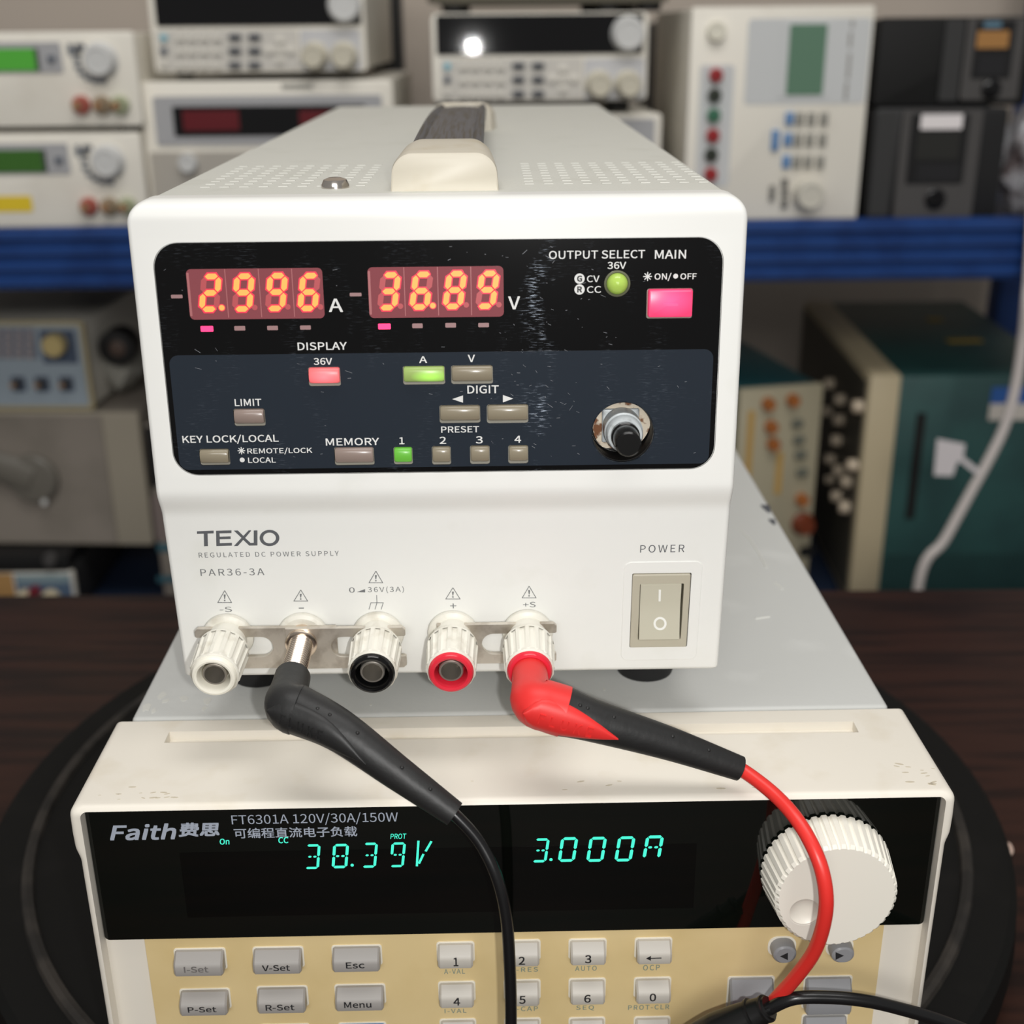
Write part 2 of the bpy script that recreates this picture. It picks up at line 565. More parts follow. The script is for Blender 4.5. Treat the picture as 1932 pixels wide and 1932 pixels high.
# rubber feet
m_foot = mat('foot_rubber', (24, 24, 25), 0.6)
for x in (-0.0605, 0.0492):
    for y in (0.0345, 0.30):
        b = NB(); lathe(b, [(0.0088, ZB + 0.004), (0.0088, ZL + 0.003), (0.0078, ZL), (0, ZL)], Matrix.Translation((x, y, 0)), 0, 32)
        obj('rubber_foot', b, m_foot, ps)

# black control panel
m_panel = mat('black_panel', (6, 6, 7), 0.14, spec=0.4)
m_ctl = mat('slate_panel', (37, 44, 53), 0.18, spec=0.4)
def add_scratches(mt, zc, amp):
    """fine wiped scratches along x: a brushed gloss that shows in patches"""
    nt = mt.node_tree; b_ = nt.nodes['Principled BSDF']; out = nt.nodes['Material Output']
    g = nt.nodes.new('ShaderNodeBsdfAnisotropic'); g.inputs['Color'].default_value = (0.75, 0.85, 1.0, 1)
    g.inputs['Roughness'].default_value = 0.33; g.inputs['Anisotropy'].default_value = 0.93; g.inputs['Rotation'].default_value = 0.25
    tg = nt.nodes.new('ShaderNodeTangent'); tg.direction_type = 'RADIAL'; tg.axis = 'X'
    nt.links.new(tg.outputs[0], g.inputs['Tangent'])
    tc = nt.nodes.new('ShaderNodeTexCoord')
    def nz(scale, st, lo, hi):
        mp = nt.nodes.new('ShaderNodeMapping'); mp.inputs['Scale'].default_value = st
        n = nt.nodes.new('ShaderNodeTexNoise'); n.inputs['Scale'].default_value = scale; n.inputs['Detail'].default_value = 6
        r = nt.nodes.new('ShaderNodeMapRange'); r.inputs['From Min'].default_value = lo; r.inputs['From Max'].default_value = hi
        nt.links.new(tc.outputs['Object'], mp.inputs['Vector']); nt.links.new(mp.outputs['Vector'], n.inputs['Vector']); nt.links.new(n.outputs['Fac'], r.inputs['Value'])
        return r.outputs['Result']
    a1 = nz(1, (450, 1, 3200), 0.54, 0.72); a2 = nz(1, (110, 1, 60), 0.50, 0.68)
    mu = nt.nodes.new('ShaderNodeMath'); mu.operation = 'MULTIPLY'; nt.links.new(a1, mu.inputs[0]); nt.links.new(a2, mu.inputs[1])
    m2 = nt.nodes.new('ShaderNodeMath'); m2.operation = 'MULTIPLY'; m2.inputs[1].default_value = amp; nt.links.new(mu.outputs[0], m2.inputs[0])
    ms = nt.nodes.new('ShaderNodeMixShader')
    nt.links.new(m2.outputs[0], ms.inputs[0]); nt.links.new(b_.outputs[0], ms.inputs[1]); nt.links.new(g.outputs[0], ms.inputs[2])
    nt.links.new(ms.outputs[0], out.inputs['Surface'])
add_scratches(m_panel, 0.1, 0.085)
add_scratches(m_ctl, 0.1, 0.085)

BTN = [  # well box, colour key
    ((581.6, 692.3, 642.5, 728.6), 'red', 0.0021), ((760, 690, 839.8, 725.7), 'green', 0.002), ((851, 688.8, 930.2, 724.5), 'tan', 0.002),
    ((441, 770.6, 500.4, 803.9), 'pink', 0.0021), ((829, 763.8, 906.4, 798.3), 'tan', 0.002), ((918.3, 762.6, 996.9, 798.3), 'tan', 0.002),
    ((376.7, 846.5, 433.8, 877.8), 'tan', 0.0021), ((630.9, 843, 706.2, 877.8), 'pink', 0.002), ((742.5, 843, 778.7, 876.5), 'leaf', 0.0021),
    ((814.8, 841.2, 851, 876.9), 'tan', 0.0021), ((886.7, 840, 924.3, 875.7), 'tan', 0.0021), ((958.8, 839.5, 996.9, 874.5), 'tan', 0.0021),
    ((1219.8, 544, 1306.7, 600.8), 'main', 0.0016)]
slab = NB(); rrect(slab, prc, -0.0009, PW, 0.0057, FU.M, n=10)
cut = NB()
prism(cut, circ(eu, ev, 0.0073, 48), -0.004, 0.004, FU.M)
for bx, k, r in BTN:
    rrect(cut, FU.rc(*bx, PW), -0.004, 0.004, 0.0006, FU.M)
slab = boolean(slab, cut)
panel = obj('display_panel', slab, m_panel, ps, smooth=20)
# slate control field printed on the panel
crc = ((FU.px(321, 700, PW)[0] + FU.px(338, 870, PW)[0]) / 2, FU.px(840, 880.5, PW)[1], (FU.px(1344, 690, PW)[0] + FU.px(1338.5, 860, PW)[0]) / 2, FU.px(840, 664.5, PW)[1])
fld = NB(); rrect(fld, crc, PW - 0.0003, PW + 0.00003, 0.0022, FU.M)
cut = NB()
prism(cut, circ(eu, ev, 0.0073, 48), -0.004, 0.004, FU.M)
for bx, k, r in BTN:
    rrect(cut, FU.rc(*bx, PW), -0.004, 0.004, 0.0006, FU.M)
fld = boolean(fld, cut)
obj('control_field', fld, m_ctl, ps, smooth=20, label='slate grey lower field of the panel')

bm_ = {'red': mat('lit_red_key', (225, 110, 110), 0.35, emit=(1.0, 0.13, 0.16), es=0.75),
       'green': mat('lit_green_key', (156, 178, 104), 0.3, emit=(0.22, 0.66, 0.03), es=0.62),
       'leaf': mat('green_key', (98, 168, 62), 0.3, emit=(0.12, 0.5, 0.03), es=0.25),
       'tan': mat('tan_key', (140, 131, 112), 0.22), 'pink': mat('taupe_key', (142, 126, 118), 0.25),
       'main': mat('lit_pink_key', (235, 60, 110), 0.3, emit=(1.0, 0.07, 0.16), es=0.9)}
def glow_falloff(mt, c, r, lo):
    """emission painted to fade from one spot, as if a lamp sat behind the key"""
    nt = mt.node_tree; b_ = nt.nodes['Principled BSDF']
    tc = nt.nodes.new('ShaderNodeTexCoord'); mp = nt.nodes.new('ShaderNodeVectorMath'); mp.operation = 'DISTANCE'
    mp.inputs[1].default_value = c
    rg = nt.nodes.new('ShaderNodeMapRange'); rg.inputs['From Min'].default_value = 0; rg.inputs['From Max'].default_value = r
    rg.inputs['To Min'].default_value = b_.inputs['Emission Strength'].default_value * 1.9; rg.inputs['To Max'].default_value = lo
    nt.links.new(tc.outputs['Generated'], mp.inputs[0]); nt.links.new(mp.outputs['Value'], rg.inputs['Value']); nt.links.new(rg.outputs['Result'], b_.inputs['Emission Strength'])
glow_falloff(bm_['main'], (.5, 0, .62), .6, .35); glow_falloff(bm_['red'], (.5, 0, .45), .6, .3); glow_falloff(bm_['green'], (.66, 0, .4), .5, .04)  # brightness gradient painted into the emission of the lit keys
m_well = mat('key_well', (150, 146, 134), 0.3)
NAMES = {'red': 'lit red key', 'green': 'lit green key', 'leaf': 'green key', 'main': 'large lit pink key'}
for bx, k, r in BTN:
    rc = FU.rc(*bx, PW)
    h = rc[3] - rc[1]
    w_ = 0.0007 if k != 'main' else 0.0012
    b = NB(); rrect(b, rc, -0.0012, -0.00075, 0.0006, FU.M)
    wl = obj('push_button', b, m_well, ps, label=NAMES.get(k))
    b = NB()
    top = 0.00015; bot = h * 0.17 if k != 'main' else h * 0.07
    kr = (rc[0] + 0.0003, rc[1] + bot, rc[2] - 0.0002, rc[3] - top)
    if k == 'main':
        rrect(b, kr, -0.0011, w_, 0.0005, FU.M, 0, 0.0004, 2)
        cu, cv = (kr[0] + kr[2]) / 2, (kr[1] + kr[3]) / 2
        rrect(b, (cu - 0.0017, cv - 0.00055, cu + 0.0017, cv + 0.00005), w_ - 0.0002, w_ + 0.0001, 0.0002, FU.M)
    else:
        hh = kr[3] - kr[1]; prof = []
        for i in range(9):
            a = PI * i / 8
            prof.append((kr[1] + hh * (0.5 - 0.5 * math.cos(a)), w_ - 0.0007 + 0.0010 * math.sin(a) ** 0.7))
        ring = lambda u: [tuple(FU.at(u, kr[1], -0.0011))] + [tuple(FU.at(u, v, w)) for v, w in prof] + [tuple(FU.at(u, kr[3], -0.0011))]
        def ringin(u, s_):
            cv = (kr[1] + kr[3]) / 2
            return [tuple(FU.at(u, kr[1], -0.0011))] + [tuple(FU.at(u, cv + (v - cv) * s_, w - 0.0003 * (1 - s_) * 6)) for v, w in prof] + [tuple(FU.at(u, kr[3], -0.0011))]
        loft(b, [ringin(kr[0], 0.9), ring(kr[0] + 0.0004), ring(kr[2] - 0.0004), ringin(kr[2], 0.9)])
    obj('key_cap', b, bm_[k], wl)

# panel lettering
m_ink = mat('white_ink', (222, 222, 220), 0.5)
lt = NB()
W_ = PW + 0.00004
for s, bx, bo in [('A', (620.7, 563.3, 646, 588.8), .012), ('V', (958.9, 558.9, 981.2, 583.7), .012), ('DISPLAY', (561.9, 645, 654, 661), .012),
        ('36V', (592.3, 675, 626.5, 688.6), .012), ('LIMIT', (443.3, 752.3, 492.6, 766.2), .012), ('KEY LOCK/LOCAL', (344.8, 819.9, 525, 835.8), .012),
        ('REMOTE/LOCK', (467, 844.5, 588.8, 856), .012), ('LOCAL', (468.5, 862.5, 519.9, 873.5), .012), ('MEMORY', (615, 825.7, 715, 841), .012),
        ('1', (753.5, 824.8, 762.7, 838.1), .012), ('A', (790.9, 672, 805.6, 685), .012), ('V', (882.8, 669.1, 896.1, 683.1), .012),
        ('DIGIT', (881.9, 726.6, 940.9, 742.7), .012), ('PRESET', (832.5, 803.6, 903.9, 816.6), .012), ('2', (829.5, 823.8, 841.5, 837.5), .012),
        ('3', (897.7, 822.9, 910.7, 836.8), .012), ('4', (970.7, 821.9, 983.1, 835.3), .012), ('OUTPUT SELECT', (1035.6, 471.3, 1217.3, 489), .008),
        ('MAIN', (1235.3, 471.3, 1294.9, 488.4), .01), ('36V', (1146.1, 493.7, 1181.6, 507.6), .01), ('CV', (1107.3, 519.4, 1131.2, 532.5), .008),
        ('CC', (1107.3, 539.6, 1134.3, 552.7), .008), ('ON/', (1234.7, 515.4, 1267, 527.8), .012), ('OFF', (1283.4, 515.4, 1314.5, 527.2), .012)]:
    text(lt, FU, s, bx, W_, bo)
PXM = 0.000128   # metres per pixel on the panel
for x, y, r in ((455.5, 850.3, 7), (1221.9, 521.6, 7.8)):
    u, v = FU.px(x, y, W_)
    for k in range(4):
        a = PI / 4 * k
        d = V((math.cos(a), math.sin(a))); n_ = V((-d.y, d.x)); R = r * PXM; t_ = 0.00011
        prism(lt, [(u + d.x * s1 * R + n_.x * s2 * t_, v + d.y * s1 * R + n_.y * s2 * t_) for s1, s2 in ((-1, -1), (1, -1), (1, 1), (-1, 1))], W_, W_ + 0.00003 + k * 1e-6, FU.M)
for x, y, r in ((457, 867.7, 4.6), (1274.7, 521, 4.4), (1093.4, 525.7, 9.2), (1093.4, 546.1, 9.2)):
    u, v = FU.px(x, y, W_); prism(lt, circ(u, v, r * PXM, 24), W_, W_ + 0.00003, FU.M)
for tri in (((853.3, 753), (873.5, 759.8), (873.5, 746)), ((968.2, 752), (948.9, 745.2), (948.9, 759.2))):
    prism(lt, [FU.px(x, y, W_) for x, y in tri], W_, W_ + 0.00003, FU.M)
m_blackink = mat('black_ink', (16, 16, 17), 0.4)
text(lt, FU, 'G', (1088.6, 519.8, 1098.4, 531.6), W_ + 0.00005, .03, mi=1)
text(lt, FU, 'R', (1089.0, 540.2, 1098.2, 551.8), W_ + 0.00005, .03, mi=1)
obj('panel_lettering', lt, [m_ink, m_blackink], ps, smooth=0)

# dust and hair scratches on the panel
b = NB(); rd = random.Random(5)
for i in range(150):
    x, y = rd.uniform(310, 1335), rd.uniform(465, 872)
    if i % 3: x = rd.gauss(1005, 75)
    if not (310 < x < 1335) or (1100 < x < 1250 and 740 < y): continue
    if any(q[0] - 4 < x < q[2] + 4 and q[1] - 4 < y < q[3] + 4 for q, k, r in BTN): continue
    if 500 < y < 628 and (345 < x < 616 or 685 < x < 953): continue
    u, v = FU.px(x, y, PW); L = rd.uniform(.00006, .00045) * (1.0 if rd.random() < .8 else 2.0); an = rd.gauss(-.2, .5); t_ = rd.uniform(.00002, .00005)
    d = V((math.cos(an), math.sin(an))) * L; n_ = V((-math.sin(an), math.cos(an))) * t_
    c_ = V((u, v))
    prism(b, [c_ - d - n_, c_ + d - n_, c_ + d + n_, c_ - d + n_], PW + .00002, PW + .00006, FU.M)
obj('dust_specks', b, mat('dust', (134, 136, 142), 0.6), panel, smooth=0, kind='stuff')

# red digit displays
m_win = mat('display_window', (128, 72, 77), 0.14, emit=(0.5, 0.06, 0.09), es=0.09, spec=0.5)
m_lit = mat('led_segment', (205, 100, 56), 0.4, emit=(1.0, 0.36, 0.075), es=1.15)
m_dimseg = mat('unlit_segment', (176, 80, 84), 0.4, emit=(0.6, 0.08, 0.1), es=0.12)
m_halo = mat('led_halo', (200, 40, 60), 0.4, emit=(0.85, 0.03, 0.08), es=0.75)  # glow around lit segments, painted as larger emissive plates beneath them
m_div = mat('display_edge', (176, 110, 112), 0.3)
for name, corners, digs, dp, divs in (
        ('current_display', ((351, 508), (608, 505), (612.6, 600.4), (358.4, 603.3)),
         [('2', 396.8, 552.5), ('9', 459, 552), ('9', 521.5, 551), ('6', 583, 551)], 0, (427.5, 490.5, 553)),
        ('voltage_display', ((691.7, 505), (949.6, 501), (950.8, 597), (698.4, 600.4)),
         [('3', 733.8, 549.6), ('6', 795, 548.5), ('8', 858, 547.2), ('9', 919.5, 546.8)], 1, (763.5, 826.5, 889))):
    q = [FU.px(x, y, PW) for x, y in corners]
    rc = ((q[0][0] + q[3][0]) / 2, (q[2][1] + q[3][1]) / 2, (q[1][0] + q[2][0]) / 2, (q[0][1] + q[1][1]) / 2)
    b = NB(); rrect(b, rc, PW - 0.0003, PW + 0.00005, 0.0011, FU.M)
    rrect(b, (rc[0] + 0.00005, rc[1] + 0.0008, rc[0] + 0.0006, rc[3] - 0.0008), PW, PW + 0.00008, 0.0002, FU.M, 1)
    for dx in divs:
        u = FU.px(dx, 552, PW)[0]
        rrect(b, (u - 0.00010, rc[1] + 0.0004, u + 0.00010, rc[3] - 0.0001), PW, PW + 0.00008, 0, FU.M, 1)
    dsp = obj(name, b, [m_win, m_div], ps, smooth=20, label='dark red display window')
    for i, (ch, x, y) in enumerate(digs):
        b = NB()
        c = FU.px(x, y, PW)
        sz = (36.0 * PXM, 68.0 * PXM)
        u, v = FU.px(x + 21.7, y + 28, PW)
        prism(b, circ(u, v, 5 * PXM, 16), PW + .00006, PW + .0001, FU.M, 0 if i == dp else 1)
        if i == dp:
            prism(b, circ(u, v, 6.5 * PXM, 16), PW + .00006, PW + .00008, FU.M, 2)
        seg7(b, FU, c, sz, DIG[ch], PW + 0.00008, 0.28, 0.157, lit=0, dim=1, halo=2)
        obj('digit', b, [m_lit, m_dimseg, m_halo], dsp, smooth=0, label='glowing digit %s' % ch)
m_lampoff = mat('lamp_off', (158, 124, 124), 0.35)
m_lampon = mat('lamp_on', (255, 60, 110), 0.3, emit=(1.0, 0.05, 0.2), es=1.0)
for bx, on in [((322.8, 556, 344.5, 562.8), 0), ((659.9, 552.3, 682.2, 559), 0), ((378.7, 615, 402.5, 625.7), 1), ((442.2, 615, 462.8, 623.6), 0),
               ((504.2, 614.6, 524.5, 622.8), 0), ((566.2, 614, 586.5, 621.9), 0), ((713.5, 610.6, 737.2, 621.3), 1), ((777.8, 610.3, 797.5, 619), 0),
               ((840.2, 609.2, 860.4, 617.9), 0), ((902.4, 609.2, 922.5, 617.3), 0)]:
    b = NB(); rrect(b, FU.rc(*bx, PW), PW - 0.0003, PW + 0.00008, 0.0002, FU.M)
    obj('indicator_lamp', b, m_lampon if on else m_lampoff, ps, smooth=0, label='lit red lamp' if on else None)
# output LED
u, v = FU.px(1164.5, 535, PW)
b = NB(); lathe(b, [(0.0030, 0), (0.0030, 0.0002), (0.0026, 0.0004), (0.0024, 0.0001)], FU.T(u, v, PW - 0.0001), 0, 32)
led = obj('output_lamp', b, mat('lamp_rim', (120, 122, 100), 0.2, 0.3), ps)
b = NB(); lathe(b, [(0.0024, 0), (0.0024, 0.0003), (0.0021, 0.0013), (0.0012, 0.0021), (0, 0.0024)], FU.T(u, v, PW), 0, 32)
obj('lens', b, mat('lamp_lens', (168, 196, 92), 0.12, emit=(0.30, 0.5, 0.06), es=0.18), led, label='pale green lens')

# rotary encoder
FE = FU
b = NB()
plate = [(eu + (0.0070 + 0.0003 * math.sin(3 * 2 * PI * i / 40 + 1)) * math.cos(2 * PI * i / 40), ev + 0.0002 + 0.0068 * max(-0.86, math.sin(2 * PI * i / 40))) for i in range(40)]
prism(b, plate, -0.0085, -0.0065, FE.M)
enc = obj('rotary_encoder', b, mat('rusty_plate', (222, 210, 190), 0.5, dirt=((120, 74, 40), 420, 0.51, 0.60)), ps, smooth=20, label='bare rotary encoder without its knob')
b = NB(); box(b, (eu - .0045, ev - .0040, -0.0065), (eu + .0045, ev + .0044, -0.0055), 0.0012, 3, FE.M)
lathe(b, [(0.0046, -0.0055), (0.0046, -0.0002), (0.0043, 0.0002), (0.0043, 0.0026), (0.0040, 0.0032), (0.0026, 0.0032), (0.0026, 0.002)], FE.T(eu + .0002, ev + .0002), 0, 40)
obj('bushing', b, mat('bushing_grey', (196, 202, 204), 0.35, 0.1, dirt=((150, 154, 154), 300, 0.55, 0.7)), enc, label='pale grey bushing')
b = NB(); lathe(b, [(0.0034, 0.0028), (0.0034, 0.0044), (0.0031, 0.0047), (0.0030, 0.0108), (0.0026, 0.0112), (0.0, 0.0112)], FE.T(eu + .0002, ev + .0002), 0, 28)
obj('shaft', b, mat('shaft_black', (18, 18, 18), 0.2), enc, label='glossy black shaft')
b = NB(); lathe(b, [(0.00735, -0.001), (0.00735, PW + 0.00003), (0.00755, PW + 0.00003), (0.00755, -0.001)], FU.T(eu, ev), 0, 48, cap=False)
obj('hole_rim', b, mat('rim_grey', (84, 92, 98), 0.3), enc)

b = NB(); lathe(b, [(0.00722, -0.0088), (0.00722, -0.0011), (0.00738, -0.0011), (0.00738, -0.0088)], FU.T(eu, ev), 0, 48, cap=False)
lathe(b, [(0.0, -0.0088), (0.0072, -0.0088)], FU.T(eu, ev), 0, 48, cap=False)
obj('dark_sleeve', b, mat('sleeve_black', (10, 10, 10), 0.6), enc)  # added black sleeve: the dark of the recess put in as colour

# lower front lettering
m_gink = mat('grey_ink', (112, 114, 116), 0.6)
m_dink = mat('dark_grey_ink', (92, 94, 98), 0.6)
lg = NB()
w0 = 0.00003
def poly(bm, F, pts, w, mi=0):
    prism(bm, [F.px(x, y, w) for x, y in pts], w, w + 0.00003, F.M, mi)
def c3(P): return [(280 + x / 3.331, 900 + y / 3.331) for x, y in P]
poly(lg, FL, c3([(305, 357), (305, 341), (410, 337), (410, 354), (372, 355), (374, 434), (350, 435), (348, 356)]), w0)
poly(lg, FL, c3([(425, 338), (522, 335), (522, 352), (447, 354), (448, 375), (517, 373), (517, 389), (448, 391), (449, 416), (525, 413), (525, 431), (427, 434)]), w0)
poly(lg, FL, c3([(537, 337), (562, 336), (597, 370), (630, 335), (645, 335), (645, 338), (608, 383), (642, 414), (662, 413), (662, 336), (685, 335), (685, 430), (634, 431), (596, 395), (562, 433), (537, 434), (585, 382)]), w0)
orr = [(761 + 62 * math.cos(a), 383 - 51 * math.sin(a)) for a in [2 * PI * i / 40 for i in range(40)]]
ori = [(761 + 40 * math.cos(a), 383 - 34 * math.sin(a)) for a in [2 * PI * i / 40 for i in range(40)]]
def ringpoly(bm, F, A, B, w, mi=0):
    n = len(A)
    for i in range(n):
        j = (i + 1) % n
        poly(bm, F, [A[i], A[j], B[j], B[i]], w, mi)
ringpoly(lg, FL, c3(orr), c3(ori), w0)
obj('brand_logo', lg, m_dink, ps, smooth=0)
lt = NB()
text(lt, FL, 'REGULATED DC POWER SUPPLY', (375.5, 1039.2, 638.8, 1052), w0, 0, sp=1.12)
text(lt, FL, 'PAR36-3A', (379, 1072, 497.7, 1086.7), w0, 0, sp=1.1)
text(lt, FL, 'POWER', (1207.6, 1027.3, 1292, 1042.8), w0, 0.0, sp=1.1, mi=1)
text(lt, FL, '-S', (415, 1144.7, 437, 1154.6), w0); text(lt, FL, '-', (563.7, 1146.3, 573.6, 1148.2), w0)
text(lt, FL, '0', (659, 1108, 668.8, 1118.3), w0); text(lt, FL, '36V(3A)', (694.3, 1106, 761.8, 1119.4), w0, sp=1.1)
text(lt, FL, '+', (849.3, 1138.2, 860.9, 1147.7), w0); text(lt, FL, '+S', (986.6, 1135.4, 1010.5, 1146), w0)
poly(lt, FL, [(673.3, 1117), (688.9, 1117.6), (688.9, 1111.4)], w0)
def stroke(bm, F, a, c, t, w, mi=0):
    a, c = V(F.px(*a, w)), V(F.px(*c, w)); d = (c - a).normalized(); n_ = V((-d.y, d.x)) * t / 2
    prism(bm, [a - n_, c - n_, c + n_, a + n_], w, w + 0.00003, F.M, mi)
for a, c in (((1435, 742), (1436, 790)), ((1396, 790), (1478, 790)), ((1399, 789), (1386, 832)), ((1437, 789), (1424, 832)), ((1476, 789), (1463, 832))):
    q = c3([a, c]); stroke(lt, FL, q[0], q[1], 0.00016, w0)
for bx in ((409.7, 1113.7, 438.2, 1137.8), (553.2, 1112.5, 581.7, 1135), (694.9, 1077, 723.4, 1100.5), (839.8, 1108.2, 869.3, 1131.1), (984, 1105.4, 1012.6, 1129)):
    x0, y0, x1, y1 = bx; xm = (x0 + x1) / 2
    for a, c in (((x0 + 1, y1 - 1), (x1 - 1, y1 - 1)), ((x0 + 1, y1 - .5), (xm, y0 + .5)), ((x1 - 1, y1 - .5), (xm, y0 + .5))):
        stroke(lt, FL, a, c, 0.00017, w0)
    poly(lt, FL, [(xm - 1.9, y0 + 8), (xm + 1.9, y0 + 8), (xm + .7, y1 - 7.5), (xm - .7, y1 - 7.5)], w0)
    poly(lt, FL, [(xm - 1.3, y1 - 6), (xm + 1.3, y1 - 6), (xm + 1.3, y1 - 3.6), (xm - 1.3, y1 - 3.6)], w0)
obj('front_lettering', lt, [m_gink, m_dink], ps, smooth=0)

# power switch
m_sw = mat('switch_beige', (186, 180, 162), 0.4)
b = NB(); rrect(b, (sw[0] + .0001, sw[1] + .0001, sw[2] - .0002, sw[3] - .0002), -0.0049, 0.0006, 0.0005, FL.M, 0, 0.0003, 2)
rk = [FL.px(1208, 1101), FL.px(1283, 1100), FL.px(1282, 1201), FL.px(1205, 1202)]
ri = ((rk[0][0] + rk[3][0]) / 2, (rk[2][1] + rk[3][1]) / 2, (rk[1][0] + rk[2][0]) / 2, (rk[0][1] + rk[1][1]) / 2)
cut = NB(); rrect(cut, (ri[0] - .0002, ri[1] - .0004, ri[2] + .0006, ri[3] + .0002), -0.004, 0.004, 0.0003, FL.M)
b = boolean(b, cut)
swo = obj('power_switch', b, m_sw, ps, smooth=20)
b = NB()
vm = (ri[1] + ri[3]) / 2 + 0.0008
prof = [(ri[1], -0.0042), (ri[1], 0.0016), (ri[1] + .0004, 0.0019), (vm - .002, 0.0007), (vm, 0.0004), (vm + .002, 0.0003), (ri[3] - .0003, 0.0004), (ri[3], 0.0001), (ri[3], -0.0042)]
ua, ub = ri[0], ri[2]
loft(b, [[tuple(FL.at(u, v, w)) for v, w in prof] for u in (ua, ub)])
rko = obj('rocker', b, mat('rocker_beige', (196, 192, 174), 0.35), swo, smooth=25)
b = NB()
poly(b, FL, [(1242.8, 1112.5), (1247.2, 1112.5), (1246.4, 1134.6), (1242.4, 1134.6)], 0.00042)
A_ = [(1245.3 + 12.3 * math.cos(2 * PI * i / 36), 1176.5 - 12.6 * math.sin(2 * PI * i / 36)) for i in range(36)]
B_ = [(1245.3 + 8.2 * math.cos(2 * PI * i / 36), 1176.5 - 8.5 * math.sin(2 * PI * i / 36)) for i in range(36)]
slope = (0.0019 - 0.0007) / (ri[1] + .0004 - (vm - .002))
def on_rocker(x, y):
    w = 0.0012
    for _ in range(4):
        u, v = FL.px(x, y, w); w = 0.0007 + (v - (vm - .002)) * slope + 0.00003
    return (u, v, w)
t = bmesh.new()
n = 36
va = [t.verts.new(FL.at(*on_rocker(*p))) for p in A_]; vb = [t.verts.new(FL.at(*on_rocker(*p))) for p in B_]
for i in range(n):
    t.faces.new((va[i], va[(i + 1) % n], vb[(i + 1) % n], vb[i]))
ex = bmesh.ops.extrude_face_region(t, geom=t.faces[:])
for v in ex['geom']:
    if isinstance(v, bmesh.types.BMVert): v.co += FL.n * 0.00003
merge(b, t)
obj('switch_marks', b, mat('mark_white', (238, 238, 232), 0.5), rko, smooth=0, label='white on and off marks')

# binding posts
m_post = mat('post_plastic', (224, 221, 210), 0.4, dirt=((205, 200, 186), 200, 0.52, 0.7))
m_nickel = mat('nickel', (212, 205, 194), 0.36, 0.75, dirt=((168, 158, 146), 180, 0.45, 0.7))
m_brass = mat('stud_metal', (222, 206, 190), 0.2, 1.0)
PV = (0.0345 - ZK) / math.cos(BE)
PU = [-0.06117 + 0.01905 * k for k in range(5)]
for k in range(5):
    M = FL.T(PU[k], PV)
    b = NB(); lathe(b, [(0.0052, -0.0005), (0.0054, 0.0006), (0.0063, 0.0014), (0.0065, 0.0020), (0.0063, 0.0027), (0.0055, 0.0033)] + ([(0.0, 0.0033)] if k == 1 else [(0.0050, 0.0034), (0.0050, 0.0095), (0.0, 0.0095)]), M, 0, 40)
    post = obj('binding_post', b, m_post, ps, label=['white binding post', 'bare metal binding post', 'black ringed binding post', 'red ringed binding post', 'red ringed binding post with red plug'][k])
    if k == 1:
        b = NB()
        lathe(b, [(0.0040, 0.0030), (0.0040, 0.0066), (0.0034, 0.0069)], M, 0, 32)
        pr = [(0.0031, 0.0066)]
        z = 0.0068
        while z < 0.0205:
            pr += [(0.0031, z), (0.0031, z + .0002), (0.00272, z + 0.00045)]; z += 0.0009
        pr += [(0.0030, z), (0.0022, z + 0.0003), (0.0019, z - 0.002), (0, z - 0.002)]
        lathe(b, pr, M, 0, 32)
        obj('threaded_stud', b, m_brass, post)
        continue
    Mc = M @ Matrix.Translation((0, 0, 0.0024))
    b = NB()
    lathe(b, [(0.0050, 0.0060), (0.0064, 0.0064), (0.0064, 0.0072)], Mc, 0, 44, cap=False)
    cb_ = NB(); ribbed(cb_, 0.0065, 0.0061, 0.0070, 0.0170, 16, 0.0004, Mc, 0, 6, duty=0.45)
    ct_ = NB(); lathe(ct_, [(0.0050, 0.0085), (0.0050, 0.03)], Mc, 0, 32)
    cb_ = boolean(cb_, ct_)
    me_ = bpy.data.meshes.new('t'); cb_.to_mesh(me_); cb_.free(); b.from_mesh(me_); bpy.data.meshes.remove(me_)
    lathe(b, [(0.0059, 0.0162), (0.0059, 0.0170), (0.0056, 0.0174), (0.0040, 0.0174)], Mc, 0, 44, cap=False)
    obj('cap', b, m_post, post)
    rm = [mat('ring_white', (240, 236, 222), 0.3), None, mat('ring_black', (14, 14, 15), 0.12), mat('ring_red', (222, 44, 62), 0.2), mat('ring_red', (222, 44, 62), 0.2)][k]
    b = NB(); lathe(b, [(0.0055, 0.0168), (0.0055, 0.0178), (0.0051, 0.0185), (0.0046, 0.0187), (0.0041, 0.0185), (0.0038, 0.0178), (0.0037, 0.0128), (0.0028, 0.0128)], Mc, 0, 44, cap=False)
    obj('insert_ring', b, rm, post)
    b = NB()
    lathe(b, [(0.0030, 0.0126), (0.0030, 0.0171), (0.0028, 0.0173), (0.00245, 0.0173), (0.00235, 0.0090), (0.0, 0.0090)], Mc, 0, 32, cap=False)
    obj('socket', b, mat('socket_metal', (186, 180, 170), 0.38, 0.8), post)
